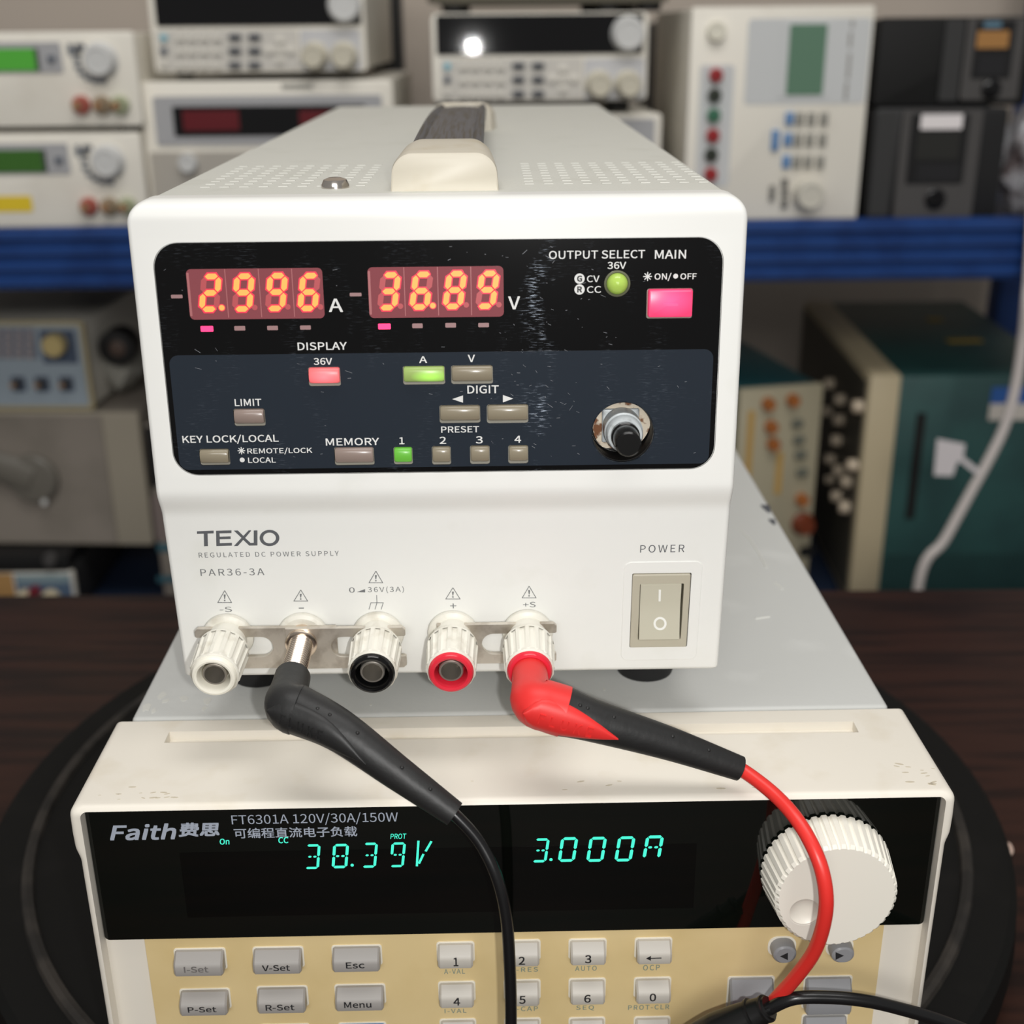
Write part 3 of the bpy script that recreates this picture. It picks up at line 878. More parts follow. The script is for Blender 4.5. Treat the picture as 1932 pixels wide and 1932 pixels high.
# shorting bars
def bar(name, x0, x1, y0, y1, ny0, ny1, nx, side, w):
    th = 0.0011
    f = lambda x, y: FL.px(x, y, w + th)
    xm = (x0 + x1) / 2; ym = (y0 + y1) / 2
    uL, uR = f(x0, ym)[0], f(x1, ym)[0]; vT, vB = f(xm, y0)[1], f(xm, y1)[1]
    nT, nB, uN = f(xm, ny0)[1], f(xm, ny1)[1], f(nx, ym)[0]
    r = (nT - nB) / 2; vm_ = (nT + nB) / 2; e = 0.0008
    if side < 0:
        P = [(uR, vB), (uR, vT), (uL + e, vT), (uL, vT - e), (uL, nT + .0003), (uL + .0003, nT)]
        P += [(uN - r + r * math.sin(a), vm_ + r * math.cos(a)) for a in [PI * i / 12 for i in range(13)]]
        P += [(uL + .0003, nB), (uL, nB - .0003), (uL, vB + e), (uL + e, vB)]
    else:
        P = [(uL, vT), (uL, vB), (uR - e, vB), (uR, vB + e), (uR, nB - .0003), (uR - .0003, nB)]
        P += [(uN + r - r * math.sin(a), vm_ - r * math.cos(a)) for a in [PI * i / 12 for i in range(13)]]
        P += [(uR - .0003, nT), (uR, nT + .0003), (uR, vT - e), (uR - e, vT)]
    b = NB(); prism(b, P, w, w + th, FL.M, 0, 0.0001, 1)
    obj('shorting_bar', b, m_nickel, ps, smooth=20)
bar('a', 371, 637, 1185, 1261, 1202, 1239, 515.7, -1, 0.0034)
bar('b', 541, 766, 1185, 1261, 1202, 1239, 625, 1, 0.0046)
bar('c', 825, 1050, 1178, 1252, 1196, 1234, 909, 1, 0.0036)

# ---------------------------------------------------------------- electronic load under it
YL = 0.0035
LO = (0.0112, -0.0275, 0.0)
ML = Matrix.Translation(LO) @ Matrix.Rotation(YL, 4, 'Z')
FP = upright(LO, YL)
el = thing('electronic_load', 'cream and grey DC electronic load with black display and beige keypad under the power supply', 'electronic load', (0.0112, 0.12, ZTURN), YL)
m_bez = mat('aged_plastic', (230, 224, 212), 0.45, dirt=((222, 214, 198), 70, 0.55, 0.75))
m_cov = mat('cover_grey', (199, 200, 197), 0.42, dirt=((208, 209, 206), 30, 0.58, 0.7), bump=(700, 0.06))
W0 = 0.0027
ul, ur = -0.1050, 0.1044
ztop = ZL + 0.0004
ring_ = []
def lring(z, o):
    P = hring(z, -W0, ul - o, ur + o, 0.0372, 0.0016)
    return P
zz = [(-0.081, 0), (-0.06, 0), (-0.04, 0), (-0.012, 0.0001)] + [(-0.0085 + 0.0008 * i, 0.0001 + 0.0009 * (0.5 - 0.5 * math.cos(PI * i / 6))) for i in range(7)] + [(0.0, 0.0011), (ztop - 0.0026, 0.0010)]
for z, o in zz: ring_.append([tuple(p) for p in lring(z, o)])
for i in range(1, 9):
    a = PI / 2 * i / 8
    z = ztop - 0.0024 + 0.0024 * math.sin(a); o = 0.0010 - 0.0024 * (1 - math.cos(a)); fi = 0.0020 * (1 - math.cos(a))
    ring_.append(hring(z, -W0 + fi, ul - o, ur + o, 0.0372 - fi * .3, 0.0018))
lb = NB(); loft(lb, ring_, ML)
dp = [FP.px(158, 1519), FP.px(1777.7, 1490), FP.px(1742.4, 1744), FP.px(197.8, 1774.6)]
dr = ((dp[0][0] + dp[3][0]) / 2, (dp[2][1] + dp[3][1]) / 2, (dp[1][0] + dp[2][0]) / 2, (dp[0][1] + dp[1][1]) / 2)
cut = NB(); rrect(cut, (dr[0] - .0002, -0.077, dr[2] + .0002, min(dr[3] + .0002, ztop - .0012)), -0.0012, 0.012, 0.0016, FP.M)
lb = boolean(lb, cut)
ga, gb, gc = at_z(310, 1404, ZL), at_z(1617, 1378, ZL), at_z(320, 1383, ZL)
cut = NB(); box(cut, (ga.x, ga.y, ZL - 0.0022), (gb.x, gc.y, ZL + 0.01))
lb = boolean(lb, cut)
obj('front_bezel', lb, m_bez, el, smooth=16)
b = NB(); box(b, (ul + 0.0027, 0.0385, -0.080), (ur - 0.0026, 0.352, ZL), 0.0016, 3, ML); obj('cover', b, m_cov, el)
b = NB()
for x, y, s in ((1447, 960, 1.0), (1458, 985, .7)):
    p_ = at_z(x, y, ZL)
    prism(b, [(p_.x + s * .0014 * math.cos(a) * (1 + .5 * math.sin(3 * a)), p_.y + s * .0062 * math.sin(a) * (1 + .4 * math.cos(2 * a))) for a in [2 * PI * i / 14 for i in range(14)]], ZL - .0001, ZL + 0.00008)
obj('ink_smudges', b, mat('smudge', (80, 82, 88), 0.7), el, smooth=0)
b = NB()
rs_ = random.Random(11)
for x, y, s_ in ((276, 1335, 1.1), (306, 1311, 1.2), (312, 1322, .7), (346, 1318, 1.0), (392, 1322, 1.1), (386, 1336, .7), (290, 1341, .6), (700, 1330, .3), (1140, 1300, .4)):
    p_ = at_z(x, y, ZL)
    prism(b, [(p_.x + s_ * .0011 * math.cos(a) * rs_.uniform(.6, 1.3), p_.y + s_ * .0020 * math.sin(a) * rs_.uniform(.6, 1.3)) for a in [2 * PI * i / 9 for i in range(9)]], ZL - .0001, ZL + 0.00008)
for pts_ in (((1398, 1000), (1416, 1020), (1432, 1045), (1446, 1072)), ((1462, 1100), (1476, 1112)), ((1425, 1168), (1452, 1164))):
    tube(b, [at_z(x, y, ZL + .00001) for x, y in pts_], .00035, 6)
obj('paint_chips', b, mat('paint_chip', (214, 214, 208), 0.6), el, smooth=0, kind='stuff')
b = NB()
for i in range(34):
    if i < 14: x, y = rs_.uniform(175, 330), rs_.uniform(1478, 1508)
    elif i < 26: x, y = rs_.uniform(1690, 1775), rs_.uniform(1440, 1482)
    else: x, y = rs_.uniform(340, 1500), rs_.uniform(1470, 1492)
    p_ = at_z(x, y, ztop); s_ = rs_.uniform(.2, .7)
    an = rs_.uniform(-.4, .4)
    prism(b, [(p_.x + s_ * (.0018 * math.cos(a) * math.cos(an) - .0004 * math.sin(a) * math.sin(an)), p_.y + s_ * (.0018 * math.cos(a) * math.sin(an) + .0005 * math.sin(a))) for a in [2 * PI * i / 8 for i in range(8)]], ztop - .0001, ztop + 0.00003)
obj('grime_marks', b, mat('grime', (196, 186, 166), 0.7), el, smooth=0, kind='stuff')
for x in (-0.085, 0.085):
    for y in (0.03, 0.24):
        b = NB(); lathe(b, [(0.009, -0.0805), (0.009, ZTURN + 0.0025), (0.008, ZTURN + 0.0004), (0, ZTURN + 0.0004)], ML @ Matrix.Translation((x, y, 0)), 0, 28)
        obj('rubber_foot', b, m_foot, el)
m_glass = mat('display_glass', (9, 12, 9), 0.05, spec=0.5, coat=0.2)
b = NB(); rrect(b, dr, -0.0012, 0.0, 0.0013, FP.M, 0, 0.0001, 1)
gl = obj('display_panel', b, m_glass, el, smooth=20)
b = NB(); wr = FP.rc(345, 1600, 1311, 1722); rrect(b, wr, -0.0002, 0.00002, 0.0002, FP.M)
obj('display_window', b, mat('window_black', (5, 6, 5), 0.05, spec=0.5), gl, smooth=0)
# lettering
m_sil = mat('silver_ink', (168, 176, 190), 0.5)
lt = NB(); w0 = 0.00004
text(lt, FP, 'FT6301A 120V/30A/150W', (437.7, 1532.5, 750.4, 1555.5), w0, 0.0)
text(lt, FP, '可编程直流电子负载', (442.4, 1558.5, 673.2, 1582), w0, 0.008)
obj('panel_lettering', lt, m_sil, gl, smooth=0)
lt = NB()
text(lt, FP, 'Faith', (208, 1553, 330.8, 1586), w0, 0.035, 0.25)
text(lt, FP, '费思', (337.3, 1551, 412.3, 1579), w0, 0.035, 0.15)
obj('brand_logo', lt, m_sil, gl, smooth=0)
m_vfd = mat('vfd_glow', (60, 210, 180), 0.4, emit=(0.06, 0.72, 0.52), es=0.75)
PXL = 0.000122
def vfd(name, items, dots):
    first = None
    for ch, x0, y0, x1, y1 in items:
        b = NB()
        c = FP.px((x0 + x1) / 2, (y0 + y1) / 2)
        H = (y1 - y0) * PXL * 1.06; Wd = (x1 - x0 - 4) * PXL
        if ch == 'V':
            for a, e in (((789.5, 1586), (786.5, 1634)), ((814, 1587), (803, 1606)), ((799, 1611), (790.5, 1629))):
                p0, p1 = FP.px(*a), FP.px(*e)
                d = (V(p1) - V(p0)).normalized(); n_ = V((-d.y, d.x)) * 0.00035
                prism(b, [V(p0) - n_ * .8, V(p0) + n_ * .8, V(p1) + n_ * .8, V(p1) - n_ * .8], w0, w0 + .00004, FP.M)
        else:
            seg7(b, FP, c, (Wd, H), DIG[ch], w0, 0.185, 0.12, mid_dots=True, lit=0, gap=0.025)
        obj('digit', b, m_vfd, gl, smooth=0, label='glowing green character %s' % ch)
    for x, y in dots:
        b = NB(); u, v = FP.px(x, y); prism(b, circ(u, v, 3.4 * PXL, 14), w0, w0 + .00004, FP.M); obj('decimal_point', b, m_vfd, gl, smooth=0)
vfd('a', [('3', 572.8, 1588, 606.2, 1644.2), ('8', 624.3, 1587.3, 659.8, 1642.4), ('3', 680.8, 1585, 714, 1641.7), ('9', 734, 1584.4, 766.7, 1640.6), ('V', 786, 1585, 815, 1634)], [(664.5, 1632)])
vfd('b', [('3', 1002.8, 1577, 1037, 1631.4), ('0', 1052.5, 1574.8, 1090.7, 1630.4), ('0', 1106.2, 1574, 1144.7, 1630.4), ('0', 1159.6, 1573, 1198.4, 1629.8), ('A', 1212.4, 1571.7, 1252.2, 1625)], [(1039.5, 1621.5)])
for tx, bx, bo, sh in (('On', (415.2, 1582, 432.2, 1593.5), .01, .1), ('CC', (525.7, 1579, 543.8, 1591), .01, .1), ('PROT', (736.6, 1572.5, 766.7, 1583), .005, .15)):
    lt = NB(); text(lt, FP, tx, bx, w0, bo, sh); obj('status_mark', lt, m_vfd, gl, smooth=0, label='small glowing green word %s' % tx)

# keypad
m_beige = mat('keypad_beige', (222, 199, 148), 0.5, dirt=((213, 189, 136), 40, 0.45, 0.7))
kl = (FP.px(277, 1790)[0] + FP.px(291.5, 1925)[0]) / 2; kr_ = (FP.px(1666, 1755)[0] + FP.px(1647.5, 1925)[0]) / 2
b = NB(); rrect(b, (kl, -0.0765, kr_, dr[1] - .0001), -0.0012, -0.0002, 0, FP.M)
kp = obj('keypad', b, m_beige, el, smooth=0)
m_kw = mat('key_border', (236, 230, 214), 0.5)
m_kg = mat('grey_key', (158, 154, 150), 0.45); m_kgr = mat('number_key', (188, 183, 174), 0.45); m_ksl = mat('slate_key', (146, 147, 150), 0.45); m_kbl = mat('blue_key', (88, 126, 170), 0.45)
m_kink = mat('key_ink', (38, 38, 40), 0.6); m_kfade = mat('faded_ink', (112, 108, 106), 0.6)
KW = 0.0034
def key(bx, mt, txt=None, tb=None, ink=None, label=None, shape='box', yb=None):
    x0, y0, x1, y1 = bx
    xm, ym = (x0 + x1) / 2, (y0 + y1) / 2
    u0, u1 = FP.px(x0, ym)[0], FP.px(x1, ym)[0]
    v1 = FP.px(xm, y0)[1]
    v0 = FP.px(xm, y1, KW)[1] if yb is None else v1 - yb
    bw = 0.00035
    b = NB()
    if shape == 'box':
        rrect(b, (u0 - bw * .2, v0 - bw, u1 + bw * .6, v1 + bw * .5), -0.0011, 0.0, 0.0008, FP.M)
    else:
        rrect(b, (u0 - bw * .4, v0 - bw, u1 + bw * .4, v1 + bw * .5), -0.0011, 0.0, (v1 - v0) * .45, FP.M)
    ko = obj('key', b, m_kw, kp, smooth=25, label=label)
    b = NB()
    i0, i1 = u0 + bw, u1 - bw * 0.6
    t1 = v1 - bw * .5
    h = t1 - v0
    if shape == 'box':
        vm_ = v0 + h * 0.60
        prof = [(v0, -0.001), (v0 + .0001, KW - .0006), (v0 + .0005, KW - 0.0001), (v0 + .0009, KW), (vm_ - .0006, KW), (vm_, KW - .0002), (vm_ + .0006, KW - 0.0006), (t1, 0.0008), (t1, -0.001)]
        def rg_(u, k):
            cv = (v0 + t1) / 2
            return [tuple(FP.at(u, cv + (v - cv) * k, w - (1 - k) * 0.004)) for v, w in prof]
        loft(b, [rg_(i0, .88), rg_(i0 + .0005, 1), rg_(i1 - .0005, 1), rg_(i1, .88)])
    else:
        cu, cv = (i0 + i1) / 2, (v0 + t1) / 2
        rings = [[tuple(FP.at(*p, w)) for p in rr_pts(i0 + e, v0 + e * .6, i1 - e, t1 - e * .6, h * .5, 8)] for w, e in ((-.001, 0), (KW - .0012, 0.0001), (KW - .0004, .0003), (KW, .0009))]
        loft(b, rings)
    kc = obj('key_cap', b, mt, ko, smooth=30)
    return ko
kink = NB(); kfade = NB()
KT = []
def kt(F_, s, bx, fade=False):
    text(kfade if fade else kink, F_, s, bx, KW + 0.00003, 0.012)
key((331, 1790, 427, 1845), m_kg, label='grey I-Set key'); kt(FP, 'I-Set', (347.8, 1823.5, 392.2, 1835.5), True)
key((479, 1787, 573, 1841), m_kg, label='grey V-Set key'); kt(FP, 'V-Set', (495, 1820.3, 546.4, 1832.5))
key((627.5, 1784, 720, 1837), m_kg, label='grey Esc key'); kt(FP, 'Esc', (653, 1815.3, 687.2, 1827.4))
key((342, 1866, 435, 1919.5), m_kg, label='grey P-Set key'); kt(FP, 'P-Set', (355, 1899.3, 407.5, 1910.6))
key((487, 1861, 581, 1915), m_kg, label='grey R-Set key'); kt(FP, 'R-Set', (501.7, 1895, 555, 1907))
key((633, 1857.5, 727, 1910.5), m_kg, label='grey Menu key'); kt(FP, 'Menu', (649.6, 1889.8, 700.3, 1902))
key((493, 1933, 585, 1986), m_kgr, yb=0.0066, label='pale key at the lower edge'); key((640, 1930, 729, 1982), m_kbl, yb=0.0066, label='blue key at the lower edge')
for s, bx, tb in (('1', (824.7, 1777.8, 894.2, 1830.5), (855.9, 1807, 864.6, 1823)), ('2', (950, 1774, 1018.5, 1827), (978.6, 1805, 990.6, 1820.3)), ('3', (1073, 1772, 1142.7, 1824.5), (1103.5, 1802, 1116, 1817.3)),
                  ('bk', (1197.3, 1770, 1266, 1822.5), None), ('4', (827.8, 1852.3, 895.8, 1905), (855.7, 1882.8, 868, 1897.2)), ('5', (951, 1849, 1018.5, 1902), (979.5, 1879, 991.6, 1894)),
                  ('6', (1073, 1846.5, 1141, 1899), (1102, 1877, 1114.8, 1891.8)), ('0', (1195.8, 1844.5, 1264, 1897), (1225.3, 1874.6, 1238.2, 1889.4))):
    key(bx, m_kgr, label='pale %s key' % (s if s != 'bk' else 'back arrow'))
    if tb: kt(FP, s, tb)
for x0 in (830.5, 952, 1073, 1195.5):
    key((x0, 1923 - (x0 - 830) * .012, x0 + 67, 1975), m_kgr, yb=0.0063, label='pale key at the lower edge')
for a, c in (((1221, 1808.5), (1248, 1807.5)),):
    stroke(kink, FP, a, c, .00026, KW + .00003)
poly(kink, FP, [(1219, 1808.4), (1228, 1812.6), (1228, 1803.6)], KW + .00003)
key((1449, 1768, 1500, 1820), m_ksl, shape='round', label='rounded left arrow key'); key((1558, 1770, 1608, 1819), m_ksl, shape='round', label='rounded right arrow key')
poly(kink, FP, [(1471.8, 1804.5), (1486.5, 1811.5), (1486.5, 1797.5)], KW + .00003)
poly(kink, FP, [(1592.3, 1803), (1576.5, 1811), (1576.5, 1796.5)], KW + .00003)
key((1371, 1843, 1457, 1922), m_ksl, label='slate key beside the plug'); key((1514, 1842, 1603, 1918), m_ksl, label='slate key behind the red cable'); key((1510, 1914, 1594, 1985), m_ksl, yb=0.0095, label='slate key at the lower edge')
obj('key_lettering', kink, m_kink, kp, smooth=0); obj('worn_lettering', kfade, m_kfade, kp, smooth=0)
lt = NB()
for s, bx in (('A-VAL', (838, 1828, 877, 1837.5)), ('V-RES', (962, 1824.5, 1015, 1834)), ('AUTO', (1085, 1822, 1126, 1832)), ('OCP', (1213, 1820, 1245, 1831)),
              ('I-VAL', (839, 1903, 880, 1911.5)), ('V-CAP', (963, 1898.5, 1015, 1908)), ('SEQ', (1087, 1896.5, 1121, 1907)), ('PROT-CLR', (1185, 1895, 1263, 1905.5))):
    text(lt, FP, s, bx, -0.00018, 0.006, sp=1.1)
obj('keypad_lettering', lt, mat('teal_ink', (120, 140, 132), 0.6), kp, smooth=0)

# big knob
ku, kv = FP.px(1556, 1637)
b = NB()
M = FP.T(ku, kv)
ribbed(b, 0.0160, 0.0146, 0.0006, 0.0112, 42, 0.00055, M, 0, 6, 0.0007, duty=0.55)
lathe(b, [(0.0162, 0.0004), (0.0162, 0.0012), (0.0157, 0.0016)], M, 0, 64)
lathe(b, [(0.0136, 0.0112), (0.0132, 0.0116), (0.0128, 0.01155), (0.0, 0.01155)], M, 0, 64)
b2 = NB()
du, dv = FP.px(1519, 1722, 0.0116)
t = bmesh.new(); bmesh.ops.create_uvsphere(t, u_segments=40, v_segments=24, radius=0.0055)
merge(b2, t, FP.T(du, dv, 0.0116 + 0.0037))
m_knob = mat('knob_ivory', (238, 234, 222), 0.36)
kn = NB(); ribbed(kn, 0.0160, 0.0146, 0.0006, 0.0112, 42, 0.00055, M, 0, 6, 0.0007, duty=0.55)
kn = boolean(kn, b2)
b.free()
ko = obj('control_knob', kn, m_knob, el, smooth=30)
b = NB()
for e in (0,):
    R_ = 0.0055; d_ = 0.0037
    prof = []
    a1 = math.acos(d_ / R_)
    for i in range(9):
        a = a1 * (1 - i / 8)
        prof.append((R_ * math.sin(a), d_ - R_ * math.cos(a) + 0.00003))
    lathe(b, prof, FP.T(du, dv, 0.0112), 0, 32, cap=False)
obj('finger_dimple', b, mat('dimple_ivory', (240, 232, 226), 0.3), ko)

# ---------------------------------------------------------------- test leads
m_pvc = mat('black_pvc', (34, 34, 34), 0.48, bump=(300, 0.15)); m_cab = mat('black_cable', (22, 22, 23), 0.26)
m_red = mat('red_plug', (222, 48, 46), 0.45); m_redc = mat('red_cable', (224, 52, 46), 0.34)
def emboss(bm, s, P0, P1, up, h, w, lift, mi=0):
    """small raised letters from P0 to P1 lying on the plane with normal `up`"""
    ex = (P1 - P0).normalized(); n_ = V(up); n_ = (n_ - ex * n_.dot(ex)).normalized(); ey = n_.cross(ex)
    F_ = Face(P0 + n_ * lift, ex, ey, n_)
    set_text(s); tcv.offset = 0.0; tcv.shear = 0; tcv.extrude = 0; tcv.space_character = 1.2
    dg = bpy.context.evaluated_depsgraph_get(); dg.update()
    me = bpy.data.meshes.new_from_object(tob.evaluated_get(dg))
    t = bmesh.new(); t.from_mesh(me); bpy.data.meshes.remove(me)
    bmesh.ops.remove_doubles(t, verts=t.verts, dist=1e-5)
    xs = [v.co.x for v in t.verts]; ys = [v.co.y for v in t.verts]
    L = (P1 - P0).length
    face_up(t)
    for v in t.verts:
        v.co = V(((v.co.x - min(xs)) / (max(xs) - min(xs)) * L, ((v.co.y - min(ys)) / (max(ys) - min(ys)) - .5) * h, 0))
    ex_ = bmesh.ops.extrude_face_region(t, geom=t.faces[:])
    for q in ex_['geom']:
        if isinstance(q, bmesh.types.BMVert): q.co.z += 0.0005
    merge(bm, t, F_.M, mi)

def lead(name, label, post, elbow_w, hpx, hw, cable, cab_r, m_plug, m_sleeve, m_cable, red):
    base = FL.at(PU[post], PV, 0.0210)
    elb = FL.at(PU[post], PV, elbow_w)
    th = thing(name, label, 'test lead', tuple(base))
    H = [at_y(x, y, Y) for x, y, Y in hpx]
    view = -CF
    # shroud from the socket into the elbow, then along the handle
    S = FL.n
    path = [base, base + S * 0.004, elb - S * 0.0035]
    d0 = (H[1] - H[0]).normalized()
    k = 6
    A, B, C = elb - S * 0.003, elb + S * 0.0012, H[1]
    for i in range(1, k + 1):
        t_ = i / k
        q = A * (1 - t_) ** 2 + B * 2 * t_ * (1 - t_) + (elb + (H[1] - elb) * 0.22) * t_ ** 2
        path.append(q)
    rs = [0.0043, 0.0044, 0.0047] + [0.0048 + 0.0012 * math.sin(PI / 2 * i / k) for i in range(1, k + 1)]
    if red:
        path += [elb + (H[1] - elb) * 0.36, elb + (H[1] - elb) * 0.535]; rs += [0.00605, 0.00605]
    b = NB(); tube(b, path, rs, 24)
    plug = obj('plug_shroud', b, m_plug, th, smooth=50)
    b = NB(); lathe(b, [(0.0019, -0.006), (0.0019, 0.001), (0, 0.001)], FL.T(PU[post], PV, 0.0210), 0, 18)
    obj('pin', b, m_nickel, plug)
    hp = spline([elb + (H[1] - elb) * (0.16 if not red else 0.50)] + H[1:], 8)
    n = len(hp)
    ra = [hw[0] + (hw[1] - hw[0]) * (i / (n - 1)) for i in range(n)]
    rb = [r * 0.92 for r in ra]
    b = NB(); tube(b, hp, ra, 22, sect=(ra, rb), up=CF)
    # small grip nicks along the top side
    for fr in (0.18, 0.27, 0.44, 0.70, 0.86):
        i = int(fr * (n - 1)); d = (hp[i + 1] - hp[i]).normalized(); s = d.cross(CF).normalized()
        up_ = -s if s.z < 0 else s
        q = hp[i] + up_ * ra[i] * .55 - CF * rb[i] * .78
        Mx = Matrix.Translation(q) @ d.to_track_quat('Z', 'X').to_matrix().to_4x4()
        t = bmesh.new(); bmesh.ops.create_uvsphere(t, u_segments=10, v_segments=6, radius=0.0005); merge(b, t, Mx)
    tip = hp[-1]; d = (hp[-1] - hp[-3]).normalized()
    sl = obj('strain_relief', b, m_sleeve, th, smooth=50)
    # leaf shaped nameplate on the side towards the viewer
    i0, i1 = (0, int(n * 0.44)) if red else (0, int(n * 0.52))
    a_, e_ = hp[i0], hp[i1]
    ax = (e_ - a_).normalized(); s = ax.cross(CF).normalized()
    dn = s if s.z < 0 else -s
    N_ = (-CF + CF.project(ax)).normalized(); N_ = (N_ + dn * 0.45).normalized(); N_ = (N_ - ax * N_.dot(ax)).normalized()
    Sd = ax.cross(N_).normalized()
    L = (e_ - a_).length
    def pos(d_):
        if d_ <= 0: return a_ + ax * d_, hw[0]
        acc = 0.0
        for kk in range(n - 1):
            sg_ = (hp[kk + 1] - hp[kk]).length
            if acc + sg_ >= d_: break
            acc += sg_
        tt_ = (d_ - acc) / sg_
        return hp[kk].lerp(hp[kk + 1], tt_), ra[kk] + (ra[kk + 1] - ra[kk]) * tt_
    b = NB(); rings = []
    st = -0.0040 if not red else -0.0092
    for j in range(15):
        f = j / 14
        cpos, r = pos(st + (L - st) * f)
        wd = r * 0.72 * (min(1, math.sqrt(max(0, f * 6)))) * (1 - max(0, (f - .35) / .65) ** 2.0) + 0.00005
        ring = []
        for q in range(13):
            ph = -1 + q / 6
            x = ph * wd
            dep = math.sqrt(max(0, r * r - x * x)) * 0.955 + 0.00035 - 0.0004 * abs(ph) ** 6
            ring.append(cpos + Sd * x + N_ * dep)
        for q in range(12, -1, -1):
            ph = -1 + q / 6
            x = ph * wd
            ring.append(cpos + Sd * x + N_ * (math.sqrt(max(0, r * r - x * x)) * 0.80))
        rings.append(ring)
    loft(b, rings)
    leaf = obj('name_plate', b, m_plug, sl, smooth=45)
    b = NB()
    t0, t1 = st + 0.0038, L * (0.54 if red else 0.47)
    (q0, r0), (q1, r1) = pos(t0), pos(t1)
    emboss(b, 'FLUKE', q0 + N_ * (r0 * .955 + .0003), q1 + N_ * (r1 * .955 + .0003), N_, 0.0027, 0, -0.00025)
    obj('embossed_name', b, m_plug, leaf, smooth=0)
    pts = [hp[-1] - d * 0.004] + [at_y(x, y, Y) for x, y, Y in cable]
    b = NB(); tube(b, spline(pts, 10), cab_r, 18)
    obj('cable', b, m_cable, th, smooth=60)
    return th
lead('test_lead', 'red test lead plugged into the rightmost red binding post, red cable crossing the knob', 4, 0.0328,
     [(1000, 1320, -.028), (1120, 1360, -.0285), (1260, 1402, -.0285), (1396, 1450, -.0285)], (0.0060, 0.0030),
     [(1402, 1454, -.0292), (1462, 1500, -.036), (1508, 1553, -.0435), (1543, 1619, -.0500), (1558, 1682, -.0530), (1555, 1737, -.0530), (1536, 1795, -.0505), (1500, 1845, -.047), (1465, 1884, -.044), (1420, 1935, -.040), (1390, 1990, -.038)],
     0.0017, m_red, m_pvc, m_redc, True)
lead('test_lead', 'black test lead plugged into the bare metal stud, its cable hanging across the load display', 1, 0.0325,
     [(545, 1302, -.028), (640, 1378, -.032), (750, 1458, -.037), (858, 1536, -.0415)], (0.0059, 0.0030),
     [(862, 1541, -.0418), (905, 1590, -.044), (937, 1655, -.047), (955, 1730, -.049), (962, 1830, -.0505), (964, 1932, -.051), (962, 2040, -.050)],
     0.00142, m_pvc, m_pvc, m_cab, False)
# second black lead at the lower edge
P = [at_y(1448, 1905, -.046), at_y(1497, 1884, -.047), at_y(1568, 1882, -.047), at_y(1638, 1889, -.047), at_y(1709, 1906, -.0465), at_y(1779, 1927, -.046), at_y(1850, 1956, -.046), at_y(1920, 1995, -.047)]
tl = thing('test_lead', 'black test lead at the lower right whose cable arches away over the keypad', 'test lead', tuple(P[0]))
b = NB(); tube(b, spline([P[0] + (P[0] - P[1]) * .25] + P[0:], 10), 0.00155, 18); obj('cable', b, m_cab, tl, smooth=60)
Q = [at_y(1452, 1900, -.046), at_y(1425, 1913, -.045), at_y(1380, 1935, -.044), at_y(1330, 1962, -.043), at_y(1270, 2000, -.042)]
hp = spline(Q, 8); n = len(hp)
ra = [0.0027 + 0.0022 * min(1, (i / (n * .6))) for i in range(n)]
b = NB(); tube(b, hp, ra, 22)
for i in (2, 9):
    dd = (hp[i + 1] - hp[i]).normalized()
    lathe(b, [(ra[i] - .0001, -.0005), (ra[i] + .0004, -.0003), (ra[i] + .0004, .0003), (ra[i] - .0001, .0005)], Matrix.Translation(hp[i]) @ dd.to_track_quat('Z', 'X').to_matrix().to_4x4(), 0, 22, cap=False)
obj('strain_relief', b, mat('boot_black', (20, 20, 20), 0.3), tl, smooth=50)

# ---------------------------------------------------------------- shelving rack behind
YR = 0.85
rk = thing('shelving_rack', 'blue steel shelving rack holding the instruments behind the table', 'shelving rack', (0.0, 1.1, FLOORZ))
m_blue = mat('rack_blue', (26, 62, 122), 0.42, dirt=((20, 52, 108), 30, 0.45, 0.65))
m_deck = mat('shelf_navy', (30, 44, 68), 0.6)
ZS1 = at_y(966, 421, YR).z      # top of the upper beam
ZS1b = at_y(966, 536, YR).z
ZS2 = -0.396
RX = 0.665
def beam(z1, z0, y, s):
    pr = [(z0, 0.0)]
    k = 4
    for i in range(k):
        a = z0 + (z1 - z0) * (i + 0.12) / k; c = z0 + (z1 - z0) * (i + 0.88) / k
        pr += [(a, 0.0), (a + .0025, 0.0045), (c - .0025, 0.0045), (c, 0.0)]
    pr.append((z1, 0.0))
    pr += [(z1, -0.012), (z0, -0.012)]
    b = NB()
    loft(b, [[(x, y - s * w, z) for z, w in pr] for x in (-RX - .06, RX)])
    return b
obj('beam', beam(ZS1, ZS1b, YR, 1), m_blue, rk, smooth=20, label='blue ribbed upper beam')
obj('beam', beam(ZS1, ZS1b, YR + .5, -1), m_blue, rk, smooth=20)
obj('beam', beam(ZS2, ZS2 - .055, YR, 1), m_blue, rk, smooth=20, label='blue ribbed lower beam')
obj('beam', beam(ZS2, ZS2 - .055, YR + .5, -1), m_blue, rk, smooth=20)
for z in (ZS1 - 0.006, ZS2 - 0.002):
    b = NB(); box(b, (-RX - .05, YR + .001, z - .016), (RX - .005, YR + .499, z)); obj('shelf_board', b, m_deck, rk)
for x in (-RX - .1, RX):
    for y in (YR - .001, YR + .46):
        b = NB(); box(b, (x, y, FLOORZ), (x + .045, y + .04, 1.0), .003, 2); obj('upright', b, m_blue, rk)
DECK1, DECK2 = ZS1 - 0.0053, ZS2 - 0.0013

